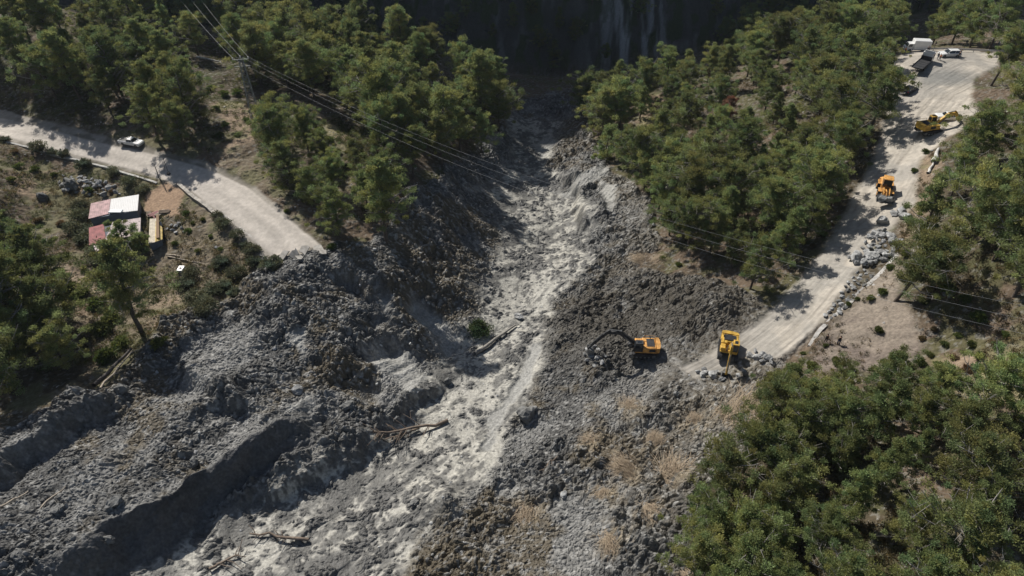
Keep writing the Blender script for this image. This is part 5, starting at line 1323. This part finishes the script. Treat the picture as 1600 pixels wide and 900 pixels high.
def person(px, py, face, top, bot, label, pose=0, s=1.0, group='people watching at the roadside'):
    x, y = PW(px, py); rt = link('person', None, None, (x, y, gz_at(x, y)), face, label=label, category='person', group=group); rt.scale = (s, s, s)
    st = .12 if pose != 1 else .22
    # faces +x
    V = [(0, 0, .95), (0, 0, 1.15), (0, 0, 1.38), (0, 0, 1.50), (0.01, 0, 1.60), (0.01, 0, 1.72),
         (0, .10, .92), (st, .11, .50), (.0 + st * .6, .12, .09), (.13 + st * .6, .13, .03),
         (0, -.10, .92), (-st * .4, -.11, .50), (-st, -.12, .09), (.13 - st, -.13, .03)]
    E = [(0, 1), (1, 2), (2, 3), (3, 4), (4, 5), (0, 6), (6, 7), (7, 8), (8, 9), (0, 10), (10, 11), (11, 12), (12, 13)]
    Rd = [(.12, .15), (.11, .14), (.12, .17), .055, (.085, .08), (.07, .065), .09, .06, .04, (.04, .035), .09, .06, .04, (.04, .035)]
    arms = []
    for sy in (1, -1):
        b = len(V)
        if pose == 2 and sy == -1: A = [(0, sy * .19, 1.40), (.18, sy * .24, 1.22), (.36, sy * .18, 1.36), (.42, sy * .16, 1.42)]
        else: A = [(0, sy * .19, 1.40), (-.03, sy * .25, 1.13), (.07, sy * .25, .90), (.10, sy * .24, .83)]
        V += A; E += [(2, b), (b, b + 1), (b + 1, b + 2), (b + 2, b + 3)]; Rd += [.055, .045, .033, (.036, .02)]
        h = np.array(A[3]); dr = h - np.array(A[2]); dr /= np.linalg.norm(dr)
        for k in range(4):
            off = np.array([.022 * (k - 1.5), 0, 0]) if abs(dr[2]) > .6 else np.array([0, .022 * (k - 1.5), 0])
            c_ = len(V); L = (.06, .07, .065, .05)[k]
            V += [tuple(h + dr * .045 + off), tuple(h + dr * (.045 + L) + off * 1.1 + np.array([.012, 0, -.004]))]; E += [(b + 3, c_), (c_, c_ + 1)]; Rd += [.009, .007]
        c_ = len(V); V += [tuple(h + dr * .02 + np.array([.045, 0, .0])), tuple(h + dr * .06 + np.array([.06, 0, 0]))]; E += [(b + 3, c_), (c_, c_ + 1)]; Rd += [.010, .008]
    link('body', skin_mesh('body', V, E, Rd, M_SKIN), rt)
    ts = [0, 1, 2, 14, 15, 16]; a2 = len(V) // 2
    i2 = 14 + 4 + 10
    idx = [0, 1, 2, 14, 15, 16, i2, i2 + 1, i2 + 2]; vv = [V[i] for i in idx]; vv[0] = (0, 0, .90)
    link('jacket', skin_mesh('jacket', vv, [(0, 1), (1, 2), (2, 3), (3, 4), (4, 5), (2, 6), (6, 7), (7, 8)], [(.15, .18), (.14, .17), (.145, .19), .075, .065, .05, .075, .065, .05], CLO[top]), rt)
    idx = [0, 6, 7, 8, 10, 11, 12]; vv = [V[i] for i in idx]
    link('trousers', skin_mesh('trousers', vv, [(0, 1), (1, 2), (2, 3), (0, 4), (4, 5), (5, 6)], [(.14, .165), .105, .078, .06, .105, .078, .06], CLO[bot]), rt)
    m = MB(); sp = IV2 * np.array([.10, .088, .085]) + np.array([-.008, 0, 1.70]); keep = [f for f in IF2 if sp[f].mean(0)[2] > 1.68 or sp[f].mean(0)[0] < -.02]
    m.add(sp, [tuple(f) for f in keep]); m.build('hair', M_HAIR, rt)
    m = MB(); m.add([(.085, -.014, 1.645), (.085, .014, 1.645), (.112, 0, 1.64), (.088, 0, 1.69)], [(0, 2, 3), (1, 3, 2), (0, 1, 2), (0, 3, 1)]); m.build('nose', M_SKIN, rt)
    return rt
person(1290, 533, R(-60), 'black_cloth', 'black_cloth', 'person in black standing on the soil slope, nearer the road crack', 0, 1.0, 'people on the soil slope')
person(1310, 537, R(100), 'black_cloth', 'navy_cloth', 'person in dark clothes with one arm raised on the soil slope', 2, 1.05, 'people on the soil slope')
PP = [(1448,83,'black_cloth','black_cloth','person in black between the white van and the truck cab',20,0),(1445,88,'brown_cloth','black_cloth','person in brown standing beside the truck cab, behind the one in black',80,1),
 (1464,93,'black_cloth','navy_cloth','person in black in front of the white estate car bonnet',10,0),(1467,95,'orange_vest','grey_cloth','person in an orange vest in front of the white estate car',-60,2),
 (1497,91,'black_cloth','black_cloth','person in black at the rear of the white estate car',190,0),(1499,88,'grey_cloth','black_cloth','person in grey top at the rear corner of the estate car',120,2),
 (1413,84,'orange_vest','blue_jeans','person in orange at the side of the white box van, under the pines',0,0),(1410,80,'white_shirt','blue_jeans','person in a white shirt beside the white box van',60,1),
 (1556,90,'brown_cloth','grey_cloth','lone person at the end of the guardrail beside the leaning pine',200,0),(1558,74,'white_shirt','grey_cloth','person in a pale shirt behind the end of the guardrail',180,0)]
for a, b, t_, b_, lb, f_, po in PP: person(a, b, R(f_), t_, b_, lb, po)

# ---------------------------------------------------------------- labels: what shares one gets its place in the rows of its group
def relabel():
    by = {}
    for o in COL.objects:
        if o.parent is None and 'label' in o and 'category' in o: by.setdefault(o['label'], []).append(o)
    for lb, L in by.items():
        if len(L) < 2 or 'beyond the edge' in lb: continue
        Q = [(toPix(o.location), o) for o in L]
        Q.sort(key=lambda q: q[0][1])
        nr = math.ceil(len(Q) / 14); per = math.ceil(len(Q) / nr)
        for r in range(nr):
            row = sorted(Q[r * per:(r + 1) * per], key=lambda q: q[0][0])
            rw = '' if nr == 1 else ' of top row' if r == 0 else ' of bottom row' if r == nr - 1 else f' of {NUMW[r]} row'
            for i, (p, o) in enumerate(row):
                w_ = 'leftmost' if i == 0 else 'rightmost' if i == len(row) - 1 else NUMW[i] + ' from left'
                o['label'] = f"{lb}, {w_}{rw}"
relabel()

# ---------------------------------------------------------------- air
def haze():
    m = bpy.data.materials.new('haze'); m.use_nodes = True; t = m.node_tree
    t.nodes.remove(t.nodes['Principled BSDF']); v = t.nodes.new('ShaderNodeVolumePrincipled')
    v.inputs['Color'].default_value = (.75, .85, 1, 1); v.inputs['Density'].default_value = .00008; v.inputs['Anisotropy'].default_value = .2
    t.links.new(v.outputs[0], t.nodes['Material Output'].inputs['Volume'])
    mb = MB(); mb.box(-2600, 2600, -300, 1400, -320, 760); o = mb.build('haze', m, kind='stuff'); o['label'] = 'thin bluish air over the valley'
haze()
